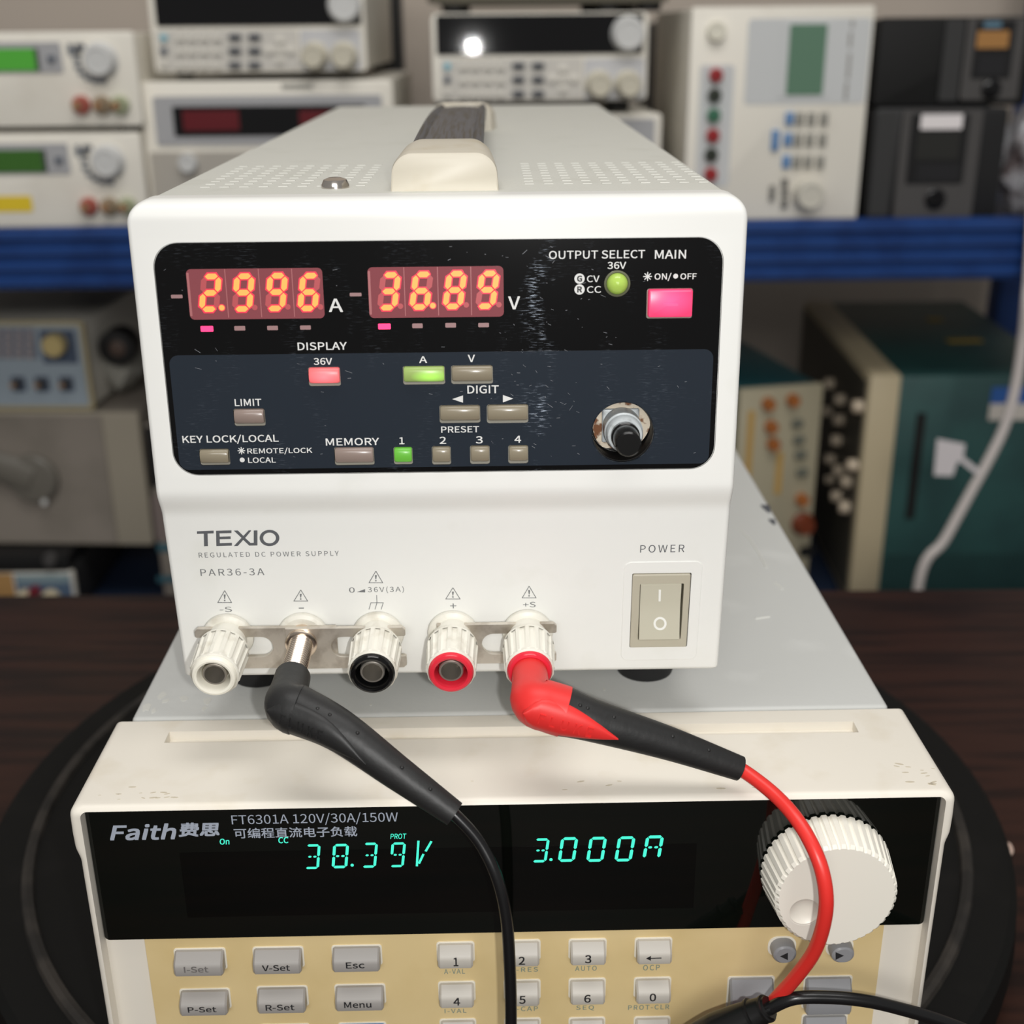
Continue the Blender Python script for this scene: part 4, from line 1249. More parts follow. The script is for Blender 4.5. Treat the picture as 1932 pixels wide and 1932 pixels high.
# ---------------------------------------------------------------- helpers for the instruments
m_case = mat('instrument_grey', (216, 212, 202), 0.5); m_ivory = mat('instrument_ivory', (238, 233, 221), 0.5, dirt=((229, 223, 210), 20, 0.55, 0.75))
m_lgrey = mat('instrument_panel_grey', (168, 168, 170), 0.5); m_dkc = mat('instrument_charcoal', (38, 38, 39), 0.5)
m_blkgl = mat('instrument_black_glass', (14, 14, 16), 0.12)
m_feet = mat('instrument_foot', (22, 22, 22), 0.6)
def instrument(name, label, cat, F, rc, depth, mcase, mfront, group=None, r=0.004, front_th=0.006, feet_to=None):
    """a cabinet with a front frame; rc on F, the cabinet runs back from it"""
    o_ = F.at((rc[0] + rc[2]) / 2, rc[1], -depth / 2)
    t = thing(name, label, cat, tuple(o_), 0, group)
    b = NB(); box(b, (rc[0] + .002, rc[1] + .002, -depth), (rc[2] - .002, rc[3] - .001, -front_th), 0.002, 2, F.M)
    obj('case', b, mcase, t)
    b = NB(); rrect(b, rc, -front_th - .001, 0, r, F.M, 0, 0.0012, 2); obj('front_frame', b, mfront, t, smooth=25)
    if feet_to is not None:
        for u in (rc[0] + .02, rc[2] - .02):
            for w in (-.03, -depth + .03):
                p = F.at(u, rc[1] + .003, w)
                if p.z > feet_to:
                    b = NB(); lathe(b, [(.008, p.z), (.008, feet_to + .001), (.0072, feet_to), (0, feet_to)], Matrix.Translation((p.x, p.y, 0)), 0, 20); obj('foot', b, m_feet, t)
    return t
def plate(t, name, F, rc, w0, w1, mt, r=0.001, label=None, bev=0.0):
    b = NB(); rrect(b, rc, w0, w1, r, F.M, 0, bev, 2); return obj(name, b, mt, t, smooth=25, label=label)
def knob(t, name, F, x, y, r, h, mt, label=None, skirt=0.0):
    u, v = F.px(x, y)
    b = NB()
    pr = [(r + skirt, -.001), (r + skirt, .002), (r, .003)] if skirt else [(r, -.001)]
    lathe(b, pr + [(r * .96, h - .0015), (r * .86, h), (r * .7, h), (r * .66, h - .0006), (0, h - .0006)], F.T(u, v), 0, 32)
    return obj(name, b, mt, t, label=label)
def jack(t, F, x, y, r, col, label=None, h=0.008):
    u, v = F.px(x, y)
    b = NB(); lathe(b, [(r, -.001), (r, h * .6), (r * .75, h), (r * .4, h), (r * .35, h * .4), (0, h * .4)], F.T(u, v), 0, 20)
    return obj('terminal', b, col, t, label=label)

# two function generators, upper left of the shelf
YA = 0.885
m_lcdg = mat('green_lcd', (70, 150, 52), 0.25, emit=(0.10, 0.42, 0.05), es=0.22); m_lcdd = mat('dim_green_lcd', (52, 92, 34), 0.25, emit=(0.06, 0.18, 0.03), es=0.12)
m_kn = mat('pale_knob', (206, 206, 204), 0.4); m_tick = mat('tick_slate', (86, 94, 106), 0.6); m_gold = mat('brass_jack', (176, 140, 106), 0.35, 0.4)
m_reds = mat('red_jack', (172, 92, 80), 0.4); m_grnj = mat('green_jack', (166, 172, 140), 0.4); m_tanj = mat('tan_jack', (150, 132, 108), 0.4)
def generator(dx, dy, lit, label, bot, top, rgt, feet):
    F = upright((0, YA, 0))
    u1 = F.px(rgt, (top + bot) / 2)[0]
    rc = (u1 - 0.215, F.px(200, bot)[1], u1, F.px(200, top)[1])
    t = instrument('function_generator', label, 'function generator', F, rc, 0.30, m_ivory, m_ivory, 'function generators stacked on the upper shelf', feet_to=feet)
    g = lambda x0, y0, x1, y1: F.rc(x0 + dx, y0 + dy, x1 + dx, y1 + dy)
    q = g(-120, 80, 117, 138); d = plate(t, 'display_surround', F, q, 0, .0012, m_lgrey, .002, 'grey display surround')
    q = g(-110, 92, 75, 137); plate(d, 'screen', F, (q[0], q[1] + .001, q[2], q[3]), .001, .0018, mat('lcd_bezel', (58, 62, 58), .4), .001)
    q = g(-105, 92, 68, 134); plate(d, 'lcd', F, q, .0015, .0021, m_lcdg if lit else m_lcdd, .001, 'lit green screen' if lit else 'dull green screen')
    q = g(92, 105, 105, 116); plate(d, 'button', F, q, .001, .004, m_tick, .001)
    knob(t, 'dial', F, 191 + dx, 114 + dy, .0135, .012, m_kn, skirt=.002)
    b = NB()
    for i in range(8):
        a = PI * (0.80 + 0.105 * i)
        x = 190 + dx + 45 * math.cos(a) ; y = 112 + dy - 42 * math.sin(a)
        u, v = F.px(x, y)
        rrect(b, (u - .0032, v - .0022, u + .0032, v + .0022), 0, .0004, .001, F.M)
    for i in range(2):
        u, v = F.px(133 + dx + i * 14, 94 + dy); rrect(b, (u - .0025, v - .005, u + .0025, v + .005), 0, .0004, .001, F.M)
    obj('dial_marks', b, m_tick, t, smooth=0)
    for x, c in ((155, m_reds), (194, m_tanj), (228, m_grnj)):
        j = jack(t, F, x + dx, 198 + dy, .0082, c)
        u, v = F.px(x - 5 + dx, 199 + dy); b = NB(); lathe(b, [(.0035, .002), (.0035, .012), (.0022, .0125), (0, .010)], F.T(u, v), 0, 16); obj('contact', b, m_gold, j)
    return t, F, rc
zl_ = at_y(200, 427, YA).z
g2, Fg, rg2 = generator(14, 191, False, 'lower cream generator of the left stack with a dim green screen', 427, 250, 272, DECK1)
g1, Fg, rg1 = generator(0, 0, True, 'upper cream generator of the left stack with a lit green screen', 238, 59, 260, rg2[3])
q = Fg.rc(-60, 370, 61, 400); b = NB(); rrect(b, q, .0002, .0007, .002, Fg.M)
obj('sticker', b, mat('yellow_label', (226, 196, 40), 0.6), g2, label='yellow sticker')

# meter with red display, under the left programmable load
YM = 0.90
F = upright((0, YM, 0))
rc = (F.px(272, 270)[0], DECK1 + .01, F.px(745, 270)[0], F.px(500, 152)[1])
mt_ = instrument('bench_meter', 'cream bench meter with a dark red digit window under a stacked load', 'meter', F, rc, 0.30, m_case, m_ivory, r=.006, feet_to=DECK1)
d = plate(mt_, 'display_surround', F, F.rc(292, 180, 722, 272), 0, .0014, m_lgrey, .003, 'grey display surround')
d2 = plate(d, 'window', F, F.rc(328, 199, 690, 256), .001, .0020, m_blkgl, .001, 'black window')
for x0, x1 in ((346, 452), (566, 660)):
    plate(d, 'digit_block', F, F.rc(x0, 208, x1, 246), .0018, .0023, mat('dark_red_digits', (96, 14, 24), .35), .001, 'dark red digit block')
plate(mt_, 'name_strip', F, F.rc(531, 158, 590, 168), 0, .0004, mat('strip_grey', (150, 148, 140), .5), .0005)
plate(mt_, 'lower_panel', F, (rc[0] + .004, rc[1] + .004, rc[2] - .004, F.px(500, 285)[1]), 0, .0007, mat('meter_grey', (178, 172, 162), .5), .002)
knob(mt_, 'dial', F, 356, 307, .009, .008, m_kn)
ztopm = rc[3]

# programmable loads on the shelf
m_wkey = mat('pale_key', (222, 218, 208), 0.45); m_dkey = mat('slate_dark_key', (66, 70, 78), 0.45); m_knc = mat('cream_knob', (202, 196, 178), 0.4)
m_silv = mat('silver_panel', (196, 196, 198), 0.45)
def prog_load(name, label, F, dx, dy, feet, flash_tilt=False, top=24):
    g = lambda x0, y0, x1, y1: F.rc(x0 + dx, y0 + dy, x1 + dx, y1 + dy)
    rc = g(815, top, 1222, 191)
    t = instrument(name, label, 'programmable load', F, rc, 0.33, m_case, m_ivory, 'programmable loads on the upper shelf', r=.005, feet_to=feet)
    dsp = plate(t, 'display_panel', F, g(823, top + 3, 1213, 102), 0, .0012, mat('load_display_glass', (14, 14, 16), 0.05), .002, 'glossy black display')
    knob(t, 'dial', F, 1184.5 + dx, 64 + dy, .0142, .012, m_kn, skirt=.001)
    plate(t, 'keypad', F, g(832, 110, 1098, 186), 0, .0006, mat('keypad_silver', (206, 202, 194), .5), .002)
    plate(t, 'output_panel', F, g(1102, 110, 1215, 186), 0, .0008, m_silv, .002)
    for cx in (875, 897, 920, 944):
        for cy in (125, 151, 177):
            plate(t, 'key', F, g(cx - 8, cy - 6, cx + 8, cy + 6), .0004, .0032, m_wkey, .002, bev=.0006)
            plate(t, 'key_print', F, g(cx - 5, cy - 11, cx + 5, cy - 8), .0004, .0008, mat('print_grey', (150, 148, 144), .6), 0)
    for cx in (978, 1015):
        for cy in (124, 150, 177):
            plate(t, 'key', F, g(cx - 11.5, cy - 6, cx + 11.5, cy + 6), .0004, .0034, m_dkey, .0015, 'dark key', bev=.0006)
    for cx, cy in ((1062, 130), (1062, 168), (1042, 149), (1083, 149), (1062, 149)):
        plate(t, 'key', F, g(cx - 8, cy - 6, cx + 8, cy + 6), .0004, .003, m_wkey, .002, bev=.0006)
    plate(t, 'key', F, g(838, 119, 850, 131), .0004, .003, mat('pale_blue_key', (130, 188, 204), .4), .001, 'light blue key')
    plate(t, 'key', F, g(838, 144, 850, 156), .0004, .003, m_tick, .001, 'dark key')
    plate(t, 'key', F, g(838, 168, 850, 180), .0004, .003, m_wkey, .001)
    for x in (1128.6, 1184):
        knob(t, 'terminal_knob', F, x + dx, 160 + dy, .0105, .020, m_knc, skirt=.002)
    return t, rc
F3 = upright((0, YM + .004, 0))
prog_load('programmable_load', 'left programmable load, standing on top of the red digit meter', F3, -534, -54, ztopm + .0012, top=-32)
# the middle one stands turned a little towards the phone, so its window throws the flash back
gp = at_y(892, 88, 0.88)
nn = (CAM + CR * .0095 - CU * .005 - gp).normalized()
ex_ = V((-nn.y, nn.x, 0)).normalized() * (1 if -nn.y > 0 else -1)
F4 = Face(gp, ex_, nn.cross(ex_), nn)
if F4.ey.z < 0: F4.ey = -F4.ey
F4 = Face(gp, ex_, F4.ey, nn)
# support instrument under it
Fs = upright((0, 0.885, 0))
zt4 = F4.at(*F4.px(1000, 192)).z - .008
prog, rc4 = prog_load('programmable_load', 'middle programmable load with the flash mirrored in its display', F4, 0, 0, None)
us0, us1 = Fs.px(806, 300)[0], Fs.px(1246, 300)[0]
sup = instrument('bench_instrument', 'cream instrument mostly hidden behind the power supply, under the middle load', 'instrument', Fs, (us0, DECK1 + .008, us1, Fs.px(1000, 216)[1]), 0.30, m_case, m_ivory, feet_to=DECK1)
plate(sup, 'front_panel', Fs, (us0 + .006, DECK1 + .014, us1 - .006, Fs.px(1000, 226)[1]), 0, .0008, m_lgrey, .002)
for x in (845, 1172):
    for w in (-.03, -.28):
        p = F4.at(F4.px(x, 190)[0], rc4[1] + .003, w)
        z0 = Fs.px(1000, 216)[1] + .0005
        b = NB(); lathe(b, [(.011, p.z), (.011, z0 + .001), (.010, z0), (0, z0)], Matrix.Translation((p.x, p.y, 0)), 0, 20); obj('foot', b, m_feet, prog)
# instrument above it, only its feet and underside in the picture
Fu = upright((0, 0.90, 0))
zu = rc4[3]
ztop4 = max(F4.at(u, rc4[3], w).z for u in (rc4[0], rc4[2]) for w in (0, -.33)) + .001
u0, u1 = Fu.px(806, 10)[0], Fu.px(1262, 10)[0]
up_ = instrument('bench_instrument', 'olive grey instrument standing on black feet on top of the middle load', 'instrument', Fu, (u0, ztop4 + .007, u1, ztop4 + .09), 0.26, mat('olive_case', (96, 92, 80), .6), mat('olive_case', (96, 92, 80), .6))
for x in (856, 1150, 1228):
    for y in (0.915, 1.12):
        px_ = Fu.px(x, 15)[0]
        b = NB(); lathe(b, [(.011, ztop4 + .009), (.011, ztop4 + .001), (.010, ztop4), (0, ztop4)], Matrix.Translation((px_, y, 0)), 0, 20); obj('foot', b, m_feet, up_)

# dark cabinets in the gaps
b0 = at_y(700, 100, 1.02); b1 = at_y(760, 100, 1.02)
for nm, lb_, x0, x1, y0, y1, Y in (('equipment_cabinet', 'dark narrow cabinet in the gap right of the left programmable load', 700, 757, 175, -60, 1.262),
                                ('equipment_cabinet', 'dark cabinet in the gap between the middle load and the tall instrument', 1228, 1345, 420, 40, 1.17)):
    F = upright((0, Y, 0)); ym = (y0 + y1) / 2
    rc = (F.px(x0, ym)[0], DECK1, F.px(x1, ym)[0], F.px((x0 + x1) / 2, y1)[1])
    t = instrument(nm, lb_, 'cabinet', F, rc, 1.335 - Y, m_dkc, m_dkc)
    plate(t, 'vent_panel', F, (rc[0] + .004, rc[1] + .05, rc[2] - .004, rc[3] - .01), 0, .001, mat('cabinet_black', (28, 28, 27), .6), .001)

# tall instrument on its side
YT = 0.868
F = upright((0, YT, 0))
rc = (F.px(1297, 215)[0], DECK1, F.px(1633.5, 215)[0], F.px(1470, 12)[1])
tl_ = instrument('sideways_tester', 'tall cream instrument stood on its side with green screen and column of coloured jacks', 'tester', F, rc, 0.26, m_ivory, m_ivory, r=.003)
tp = plate(tl_, 'screen_panel', F, F.rc(1408, 34, 1638, 196), 0, .0005, mat('pale_panel', (204, 206, 206), .5), .004)
plate(tl_, 'screen_bezel', F, F.rc(1472, 40, 1566, 184), .0003, .0012, mat('pale_panel', (204, 206, 206), .5), .001)
plate(tl_, 'screen', F, F.rc(1486, 45.5, 1556, 179), .001, .0018, mat('green_screen', (96, 130, 108), .3), .001, 'grey green screen')
knob(tl_, 'power_button', F, 1351, 59, .0085, .006, mat('button_cream', (226, 222, 206), .4))
plate(tl_, 'jack_panel', F, F.rc(1316, 122, 1380, 352), 0, .0006, mat('pale_panel', (204, 206, 206), .5), .004)
m_jr = mat('crimson_jack', (168, 42, 46), .35); m_jk = mat('dark_jack', (52, 58, 48), .35); m_jg = mat('jade_jack', (66, 124, 96), .35)
for x, y, c in ((1350, 142, m_jr), (1347, 180, m_jk), (1345.5, 218, m_jg), (1344, 256, m_jr), (1341, 292, m_jk), (1340, 329, m_jr)):
    jack(tl_, F, x, y, .0062, c, 'red jack' if c is m_jr else 'dark jack' if c is m_jk else 'green jack')
m_bkey = mat('steel_blue_key', (96, 138, 186), .4); m_gk = mat('stone_key', (150, 148, 140), .45)
for y, xs, c0 in ((223.6, (1489, 1508, 1530, 1554), 1), (263, (1486, 1505, 1527, 1551), 1), (305, (1483, 1503, 1524, 1547), 1)):
    for i, x in enumerate(xs):
        plate(tl_, 'key', F, F.rc(x - 7.5, y - 12, x + 7.5, y + 12), .0, .003, m_bkey if i == 0 else m_gk, .001, 'blue key' if i == 0 else None, bev=.0006)
plate(tl_, 'key', F, F.rc(1455, 245, 1469, 284), 0, .003, m_bkey, .001, 'blue key', bev=.0006)
for x, y, a, c in ((1456, 364, 5, 15), (1480, 345, 6, 9), (1480, 364, 6, 7), (1479, 384, 6, 9)):
    plate(tl_, 'key', F, F.rc(x - a, y - c, x + a, y + c), 0, .003, mat('charcoal_key', (112, 110, 106), .45), .001, 'dark cursor key', bev=.0006)
knob(tl_, 'dial', F, 1523, 366, .0128, .016, mat('tester_knob', (206, 202, 190), .35), skirt=.001)
b = NB()
for x, y0, y1 in ((1608, 38, 52), (1604, 60, 90), (1601, 100, 150), (1596, 155, 190)):
    q = F.rc(x - 3, y0, x + 3, y1); rrect(b, q, .0003, .0006, .0005, F.M)
obj('print_strip', b, mat('print_grey', (150, 148, 144), .6), tl_, smooth=0)

# black boxed units on the right
m_bk1 = mat('unit_grey', (74, 72, 71), .5); m_bk2 = mat('unit_dark', (34, 34, 35), .45); m_bk3 = mat('unit_inner', (26, 26, 27), .3)
YU = 0.875
F = upright((0, YU, 0))
ro = (F.px(1643, 300)[0], DECK1, F.px(1893, 300)[0], F.px(1766, 203)[1])
lo_u = instrument('display_unit', 'lower black unit on the right of the shelf with a white label over its window', 'display unit', F, ro, 0.22, m_bk2, m_bk2, 'black units on the right', r=.006)
fp_ = plate(lo_u, 'front_panel', F, (F.px(1693, 300)[0], DECK1 + .003, F.px(1842, 300)[0], F.px(1766, 207)[1]), 0, .004, m_bk1, .003, 'dark grey front panel')
wn = plate(fp_, 'window', F, F.rc(1712, 214, 1820, 346), .0035, .0046, m_bk3, .002, 'black recessed window')
plate(fp_, 'inner_window', F, F.rc(1726, 248, 1806, 300), .0042, .005, mat('dark_lens', (44, 44, 42), .2), .001); plate(fp_, 'lower_window', F, F.rc(1726, 308, 1806, 340), .0042, .005, mat('dark_lens2', (38, 38, 40), .2), .001)
plate(fp_, 'paper_label', F, F.rc(1734, 215, 1812, 243), .0044, .0056, mat('paper_white', (236, 230, 230), .6), .001, 'white paper label')
b = NB(); u, v = F.px(1761, 374); lathe(b, [(.0095, .003), (.0095, .006), (.008, .0068), (.004, .0064), (0, .0064)], F.T(u, v), 0, 28); obj('round_button', b, m_blkgl, fp_)
plate(lo_u, 'side_strip', F, (F.px(1647, 300)[0], DECK1 + .005, F.px(1684, 300)[0], F.px(1766, 210)[1]), 0, .002, mat('strip_dark', (50, 50, 50), .5), .002)
F2 = upright((0, YU + .012, 0))
r2 = (F2.px(1655, 110)[0], ro[3] + .0006, F2.px(1945, 110)[0], F2.px(1790, 32)[1])
up_u = instrument('display_unit', 'upper black unit on the right of the shelf with an amber screen', 'display unit', F2, r2, 0.22, mat('unit_black', (8, 8, 8), .7), mat('unit_black', (8, 8, 8), .7), 'black units on the right', r=.004)
fp_ = plate(up_u, 'front_panel', F2, F2.rc(1816, 34, 1925, 188), 0, .004, m_bk1, .003, 'dark grey front panel')
plate(up_u, 'side_strip', F2, F2.rc(1776, 36, 1812, 190), 0, .003, mat('strip_dark', (50, 50, 50), .5), .002)
plate(fp_, 'window', F2, F2.rc(1834, 38, 1908, 148), .0035, .0046, m_bk3, .002, 'black recessed window')
plate(fp_, 'amber_screen', F2, F2.rc(1839, 58, 1899, 91), .0044, .0054, mat('amber_lcd', (168, 122, 70), .3), .001, 'amber screen'); plate(fp_, 'blue_lens', F2, F2.rc(1852, 40, 1886, 53), .0044, .0054, mat('blue_lens', (92, 122, 140), .15), .002, 'pale blue lens')
plate(fp_, 'lower_window', F2, F2.rc(1840, 104, 1892, 142), .0044, .0054, mat('dark_lens2', (38, 38, 40), .2), .001)
b = NB(); u, v = F2.px(1866, 167); lathe(b, [(.0085, .003), (.0085, .007), (.007, .0078), (0, .0074)], F2.T(u, v), 0, 28); obj('round_button', b, m_blkgl, fp_)

# crumpled clear bag at the right edge
b = NB()
t = bmesh.new(); bmesh.ops.create_icosphere(t, subdivisions=4, radius=1.0)
from mathutils import noise
for v in t.verts:
    n_ = v.co.normalized()
    k = 1 + 0.22 * noise.noise(n_ * 2.3) + 0.16 * abs(noise.noise(n_ * 6 + V((3, 1, 2)))) + 0.06 * noise.noise(n_ * 15)
    v.co = n_ * k
c_ = at_y(1926, 275, 0.90)
zb_ = DECK1 + .001
zt_ = at_y(1926, 185, 0.90).z
for v in t.verts:
    v.co = V((c_.x + .017 + v.co.x * .028, 0.915 + v.co.y * .03, zb_ + (v.co.z + 1.0) * (zt_ - zb_) * .46))
    v.co.z = max(v.co.z, zb_)
merge(b, t)
bag = obj('plastic_bag', b, mat('clear_bag', (200, 200, 204), .15, trans=.25, dirt=((96, 84, 84), 38, .42, .62)), None, smooth=12, label='crumpled clear plastic bag beside the lower black unit', cat='bag')

# ---------------------------------------------------------------- lower shelf, left
# grey cabinet with swivel handle
YB = 0.93
def tilted(o, yaw):
    return upright(o, yaw)
F = tilted((at_y(140, 900, YB).x, YB, 0), -0.06)
q = ((F.px(-170, 900)[0]), (F.px(140, 1027)[1]), (F.px(275, 905)[0]), (F.px(140, 778)[1]))
m_wg = mat('warm_grey_case', (134, 126, 117), .5, dirt=((122, 115, 106), 14, .45, .65)); m_wg2 = mat('warm_grey_edge', (154, 146, 131), .5)
cab = instrument('portable_oscilloscope', 'warm grey instrument with a swivel carrying handle on the lower shelf', 'oscilloscope', F, q, 0.20, m_wg, m_wg2, r=.004)
zcab = q[1]
plate(cab, 'side_cover', F, (q[0] + .003, q[1] + .003, F.px(207, 905)[0], q[3] - .003), 0, .002, m_wg, .002)
b = NB(); u, v = F.px(67, 900); lathe(b, [(.026, .001), (.026, .008), (.023, .011), (.010, .012), (0, .012)], F.T(u, v), 0, 40)
m_hd = mat('handle_grey', (104, 100, 92), .45)
hn = obj('swivel_handle', b, m_hd, cab)
b = NB(); u2, v2 = F.px(-60, 852)
tube(b, [F.at(u, v, .007), F.at((u + u2) / 2, (v + v2) / 2, .008), F.at(u2, v2, .007), F.at(u2 - .03, v2 + .01, .006)], [.020, .016, .014, .013], 20, sect=([.020, .016, .014, .013], [.007, .006, .006, .006]), up=F.n)
obj('arm', b, m_hd, hn)
b = NB(); u3, v3 = F.px(92, 940); lathe(b, [(.003, .010), (.003, .0128), (0, .013)], F.T(u3, v3), 0, 16); obj('rivet', b, m_kn, hn)
ztc = q[3]
# signal generator on top
YG = 0.935
F = upright((at_y(80, 680, YG).x, YG, 0), -0.05)
q = (F.px(-140, 680)[0], ztc + .001, F.px(166, 685)[0], F.px(80, 607)[1])
m_cbl = mat('pale_blue_panel', (150, 162, 172), .5); m_csl = mat('slate_blue', (70, 82, 102), .5); m_dcr = mat('dull_cream', (176, 164, 132), .5)
sg = instrument('signal_generator', 'small cream signal generator on the warm grey instrument, round cream dial', 'signal generator', F, q, 0.22, m_case, m_dcr, r=.004)
plate(sg, 'front_panel', F, (q[0] + .004, q[1] + .005, q[2] - .004, q[3] - .004), 0, .0012, m_cbl, .002, 'pale blue front panel')
plate(sg, 'keypad', F, F.rc(-40, 618, 70, 676), .001, .0016, mat('keypad_blue', (112, 122, 138), .5), .001)
for i in range(5):
    for j in range(4):
        x, y = -22 + i * 20, 626 + j * 14 + i * .6
        plate(sg, 'key', F, F.rc(x - 7, y - 5, x + 7, y + 5), .001, .004, mat('mauve_key', (158, 148, 148), .45), .001, bev=.0006)
plate(sg, 'dial_panel', F, F.rc(79, 622, 145, 685), .001, .0016, m_csl, .001, 'slate dial panel')
knob(sg, 'dial', F, 108, 648, .0115, .014, mat('dial_cream', (196, 176, 122), .4))
for x in (36, 81, 127):
    plate(sg, 'connector_panel', F, F.rc(x - 13, 710, x + 13, 738), .001, .0016, m_csl, .001)
    j = jack(sg, F, x - 1, 722, .0050, mat('connector_dark', (72, 70, 70), .4), h=.012)
    u, v = F.px(x - 3, 721); b = NB(); lathe(b, [(.0026, .006), (.0026, .0135), (0, .0135)], F.T(u, v), 0, 14); obj('contact', b, m_gold, j)
# pale power adapter beside it
P = at_y(205, 690, 1.0)
F = upright((P.x, 1.0, P.z), 0.2)
b = NB()
t = bmesh.new(); bmesh.ops.create_icosphere(t, subdivisions=3, radius=1.0)
for v in t.verts:
    n_ = v.co.normalized(); k = 1 + .25 * noise.noise(n_ * 2 + V((1, 5, 2))) + .12 * noise.noise(n_ * 6)
    v.co = V((P.x + .013 + n_.x * k * .024, 1.0 + n_.y * k * .03, ztc + .001 + (n_.z * k + 1.1) * .030))
    v.co.z = max(v.co.z, ztc + .0008)
merge(b, t)
obj('foam_wrap', b, mat('foam_grey', (150, 148, 140), .8), None, smooth=40, label='crumpled pale foam wrap right of the small signal generator', cat='foam wrap')
F = upright((at_y(222, 655, 1.03).x + .004, 0.962, ztc))
u, v = F.px(222, 655)
b = NB(); lathe(b, [(.019, -.02), (.019, .004), (.017, .007), (.011, .0075), (.011, .004), (0, .004)], F.T(u, v), 0, 32)
pt = obj('round_connector', b, mat('connector_black', (30, 29, 29), .4), None, label='black round connector propped on the foam wrap', cat='connector')
b = NB(); u, v = F.px(224, 655); lathe(b, [(.008, .004), (.008, .0062), (.005, .007), (0, .007)], F.T(u, v), 0, 20); obj('core', b, mat('core_brown', (84, 68, 60), .5), pt, label='brown core')
# black unit and control box under the grey instrument
YD = 0.90
F = upright((0, YD, 0))
qb = (F.px(-160, 1060)[0], F.px(60, 1079)[1], F.px(128, 1055)[0], zcab - .001)
bx_ = instrument('black_unit', 'black unit under the warm grey instrument with one round knob', 'electronic unit', F, qb, 0.3, m_bk3, mat('unit_black', (8, 8, 8), .7))
knob(bx_, 'dial', F, 96, 1054, .007, .007, m_bk1)
qc = (F.px(-160, 1110)[0], DECK2, F.px(140, 1105)[0], qb[1] - .0008)
cb = instrument('control_box', 'blue faced control box with cream knobs at the bottom of the left stack', 'control box', F, qc, 0.3, m_dkc, m_case)
plate(cb, 'front_panel', F, (F.px(30, 1100)[0], qc[1] + .004, F.px(134, 1100)[0], qc[3] - .002), 0, .001, mat('dusty_blue', (84, 104, 128), .5), .001, 'dusty blue panel')
plate(cb, 'upper_band', F, F.rc(32, 1083, 132, 1099), .0005, .0014, mat('pale_teal', (132, 152, 158), .5), .001, 'pale teal band')
plate(cb, 'side_panel', F, F.rc(-60, 1082, 27, 1128), 0, .001, mat('ochre_panel', (176, 136, 84), .5), .001, 'ochre panel')
knob(cb, 'dial', F, 50, 1126, .0095, .012, mat('cream_knob2', (206, 192, 162), .4)); knob(cb, 'dial', F, 98, 1126, .0095, .012, mat('cream_knob2', (206, 192, 162), .4))
knob(cb, 'red_dial', F, 68, 1113, .006, .010, mat('maroon_knob', (120, 36, 48), .4), 'maroon knob')
# instrument half hidden behind the power supply on the left
F = upright((0, 0.92, 0))
q = (F.px(298, 1020)[0], DECK2, F.px(520, 1020)[0], F.px(330, 800)[1])
hi = instrument('bench_oscilloscope', 'pale instrument with teal stripes peeping out left of the power supply', 'oscilloscope', F, q, 0.1, m_dkc, m_wg, r=.003)
plate(hi, 'upper_window', F, (q[0] + .001, F.px(330, 918)[1], F.px(340, 900)[0], q[3] - .002), 0, .001, m_bk3, .001, 'black upper window')
for y0, y1 in ((1025, 1040), (1086, 1098)):
    plate(hi, 'stripe', F, F.rc(297, y0, 345, y1), 0, .001, mat('teal_stripe', (52, 92, 104), .5), .001, 'teal stripe')
plate(hi, 'panel', F, F.rc(290, 936, 340, 1018), 0, .0006, mat('mauve_panel', (120, 108, 104), .5), .001)

# ---------------------------------------------------------------- lower shelf, right
m_teal = mat('teal_steel', (42, 78, 76), .5, dirt=((36, 66, 66), 18, .4, .65)); m_sand = mat('sand_frame', (186, 172, 142), .5); m_sand2 = mat('sand_panel', (172, 164, 146), .5)
# big oscilloscope seen from its side
YO = 0.90
c0 = at_y(1641, 709, YO); ctop = c0.z
zb0 = DECK2
dirn = (at_z(1518, 568, ctop) - c0); dirn.z = 0
dirn *= min(1.0, 0.43 / dirn.y)
LEN = dirn.length
ex_f = (-dirn).normalized()                       # along the front towards the viewer
n_f = V((-ex_f.y, ex_f.x, 0))
if n_f.x > 0: n_f = -n_f
XS1 = at_y(1999, 850, YO).x
sc_ = thing('large_oscilloscope', 'large teal sided oscilloscope at the right of the lower shelf, knobs facing left', 'oscilloscope', (c0.x + .15, YO + .15, zb0))
back = c0 + dirn
xf = at_y(1701, 709, YO).x
def slant_box(bm, x0, x1, z0, z1, y0=0.0, y1=1.0):
    a, e = dirn * y0, dirn * y1
    P = []
    for z in (z0, z1):
        P.append([(x0 + a.x, YO + a.y, z), (x1 + a.x, YO + a.y, z), (x1 + e.x, YO + e.y, z), (x0 + e.x, YO + e.y, z)])
    t = bmesh.new()
    vs_ = [[t.verts.new(p) for p in r] for r in P]
    t.faces.new(vs_[0][::-1]); t.faces.new(vs_[1])
    for i in range(4):
        t.faces.new((vs_[0][i], vs_[0][(i + 1) % 4], vs_[1][(i + 1) % 4], vs_[1][i]))
    bmesh.ops.recalc_face_normals(t, faces=t.faces)
    bevel(t, t.edges, .003, 2)
    merge(bm, t)
b = NB(); slant_box(b, xf - .004, XS1, zb0 + .004, ctop - .001, 0.0, .99); obj('case', b, m_teal, sc_)
b = NB(); slant_box(b, c0.x, xf, zb0 + .003, ctop + .001, -.008, 1.0); frm = obj('front_frame', b, m_sand, sc_, label='sand coloured front frame')
Fs_ = upright((0, YO, 0))
plate(sc_, 'side_slot', Fs_, (Fs_.px(1727, 880)[0] - .0045, Fs_.px(1727, 978)[1], Fs_.px(1727, 880)[0] + .0045, Fs_.px(1727, 779)[1]), -.001, .0012, mat('slot_black', (14, 13, 13), .6), .001, 'black slot')
b = NB()
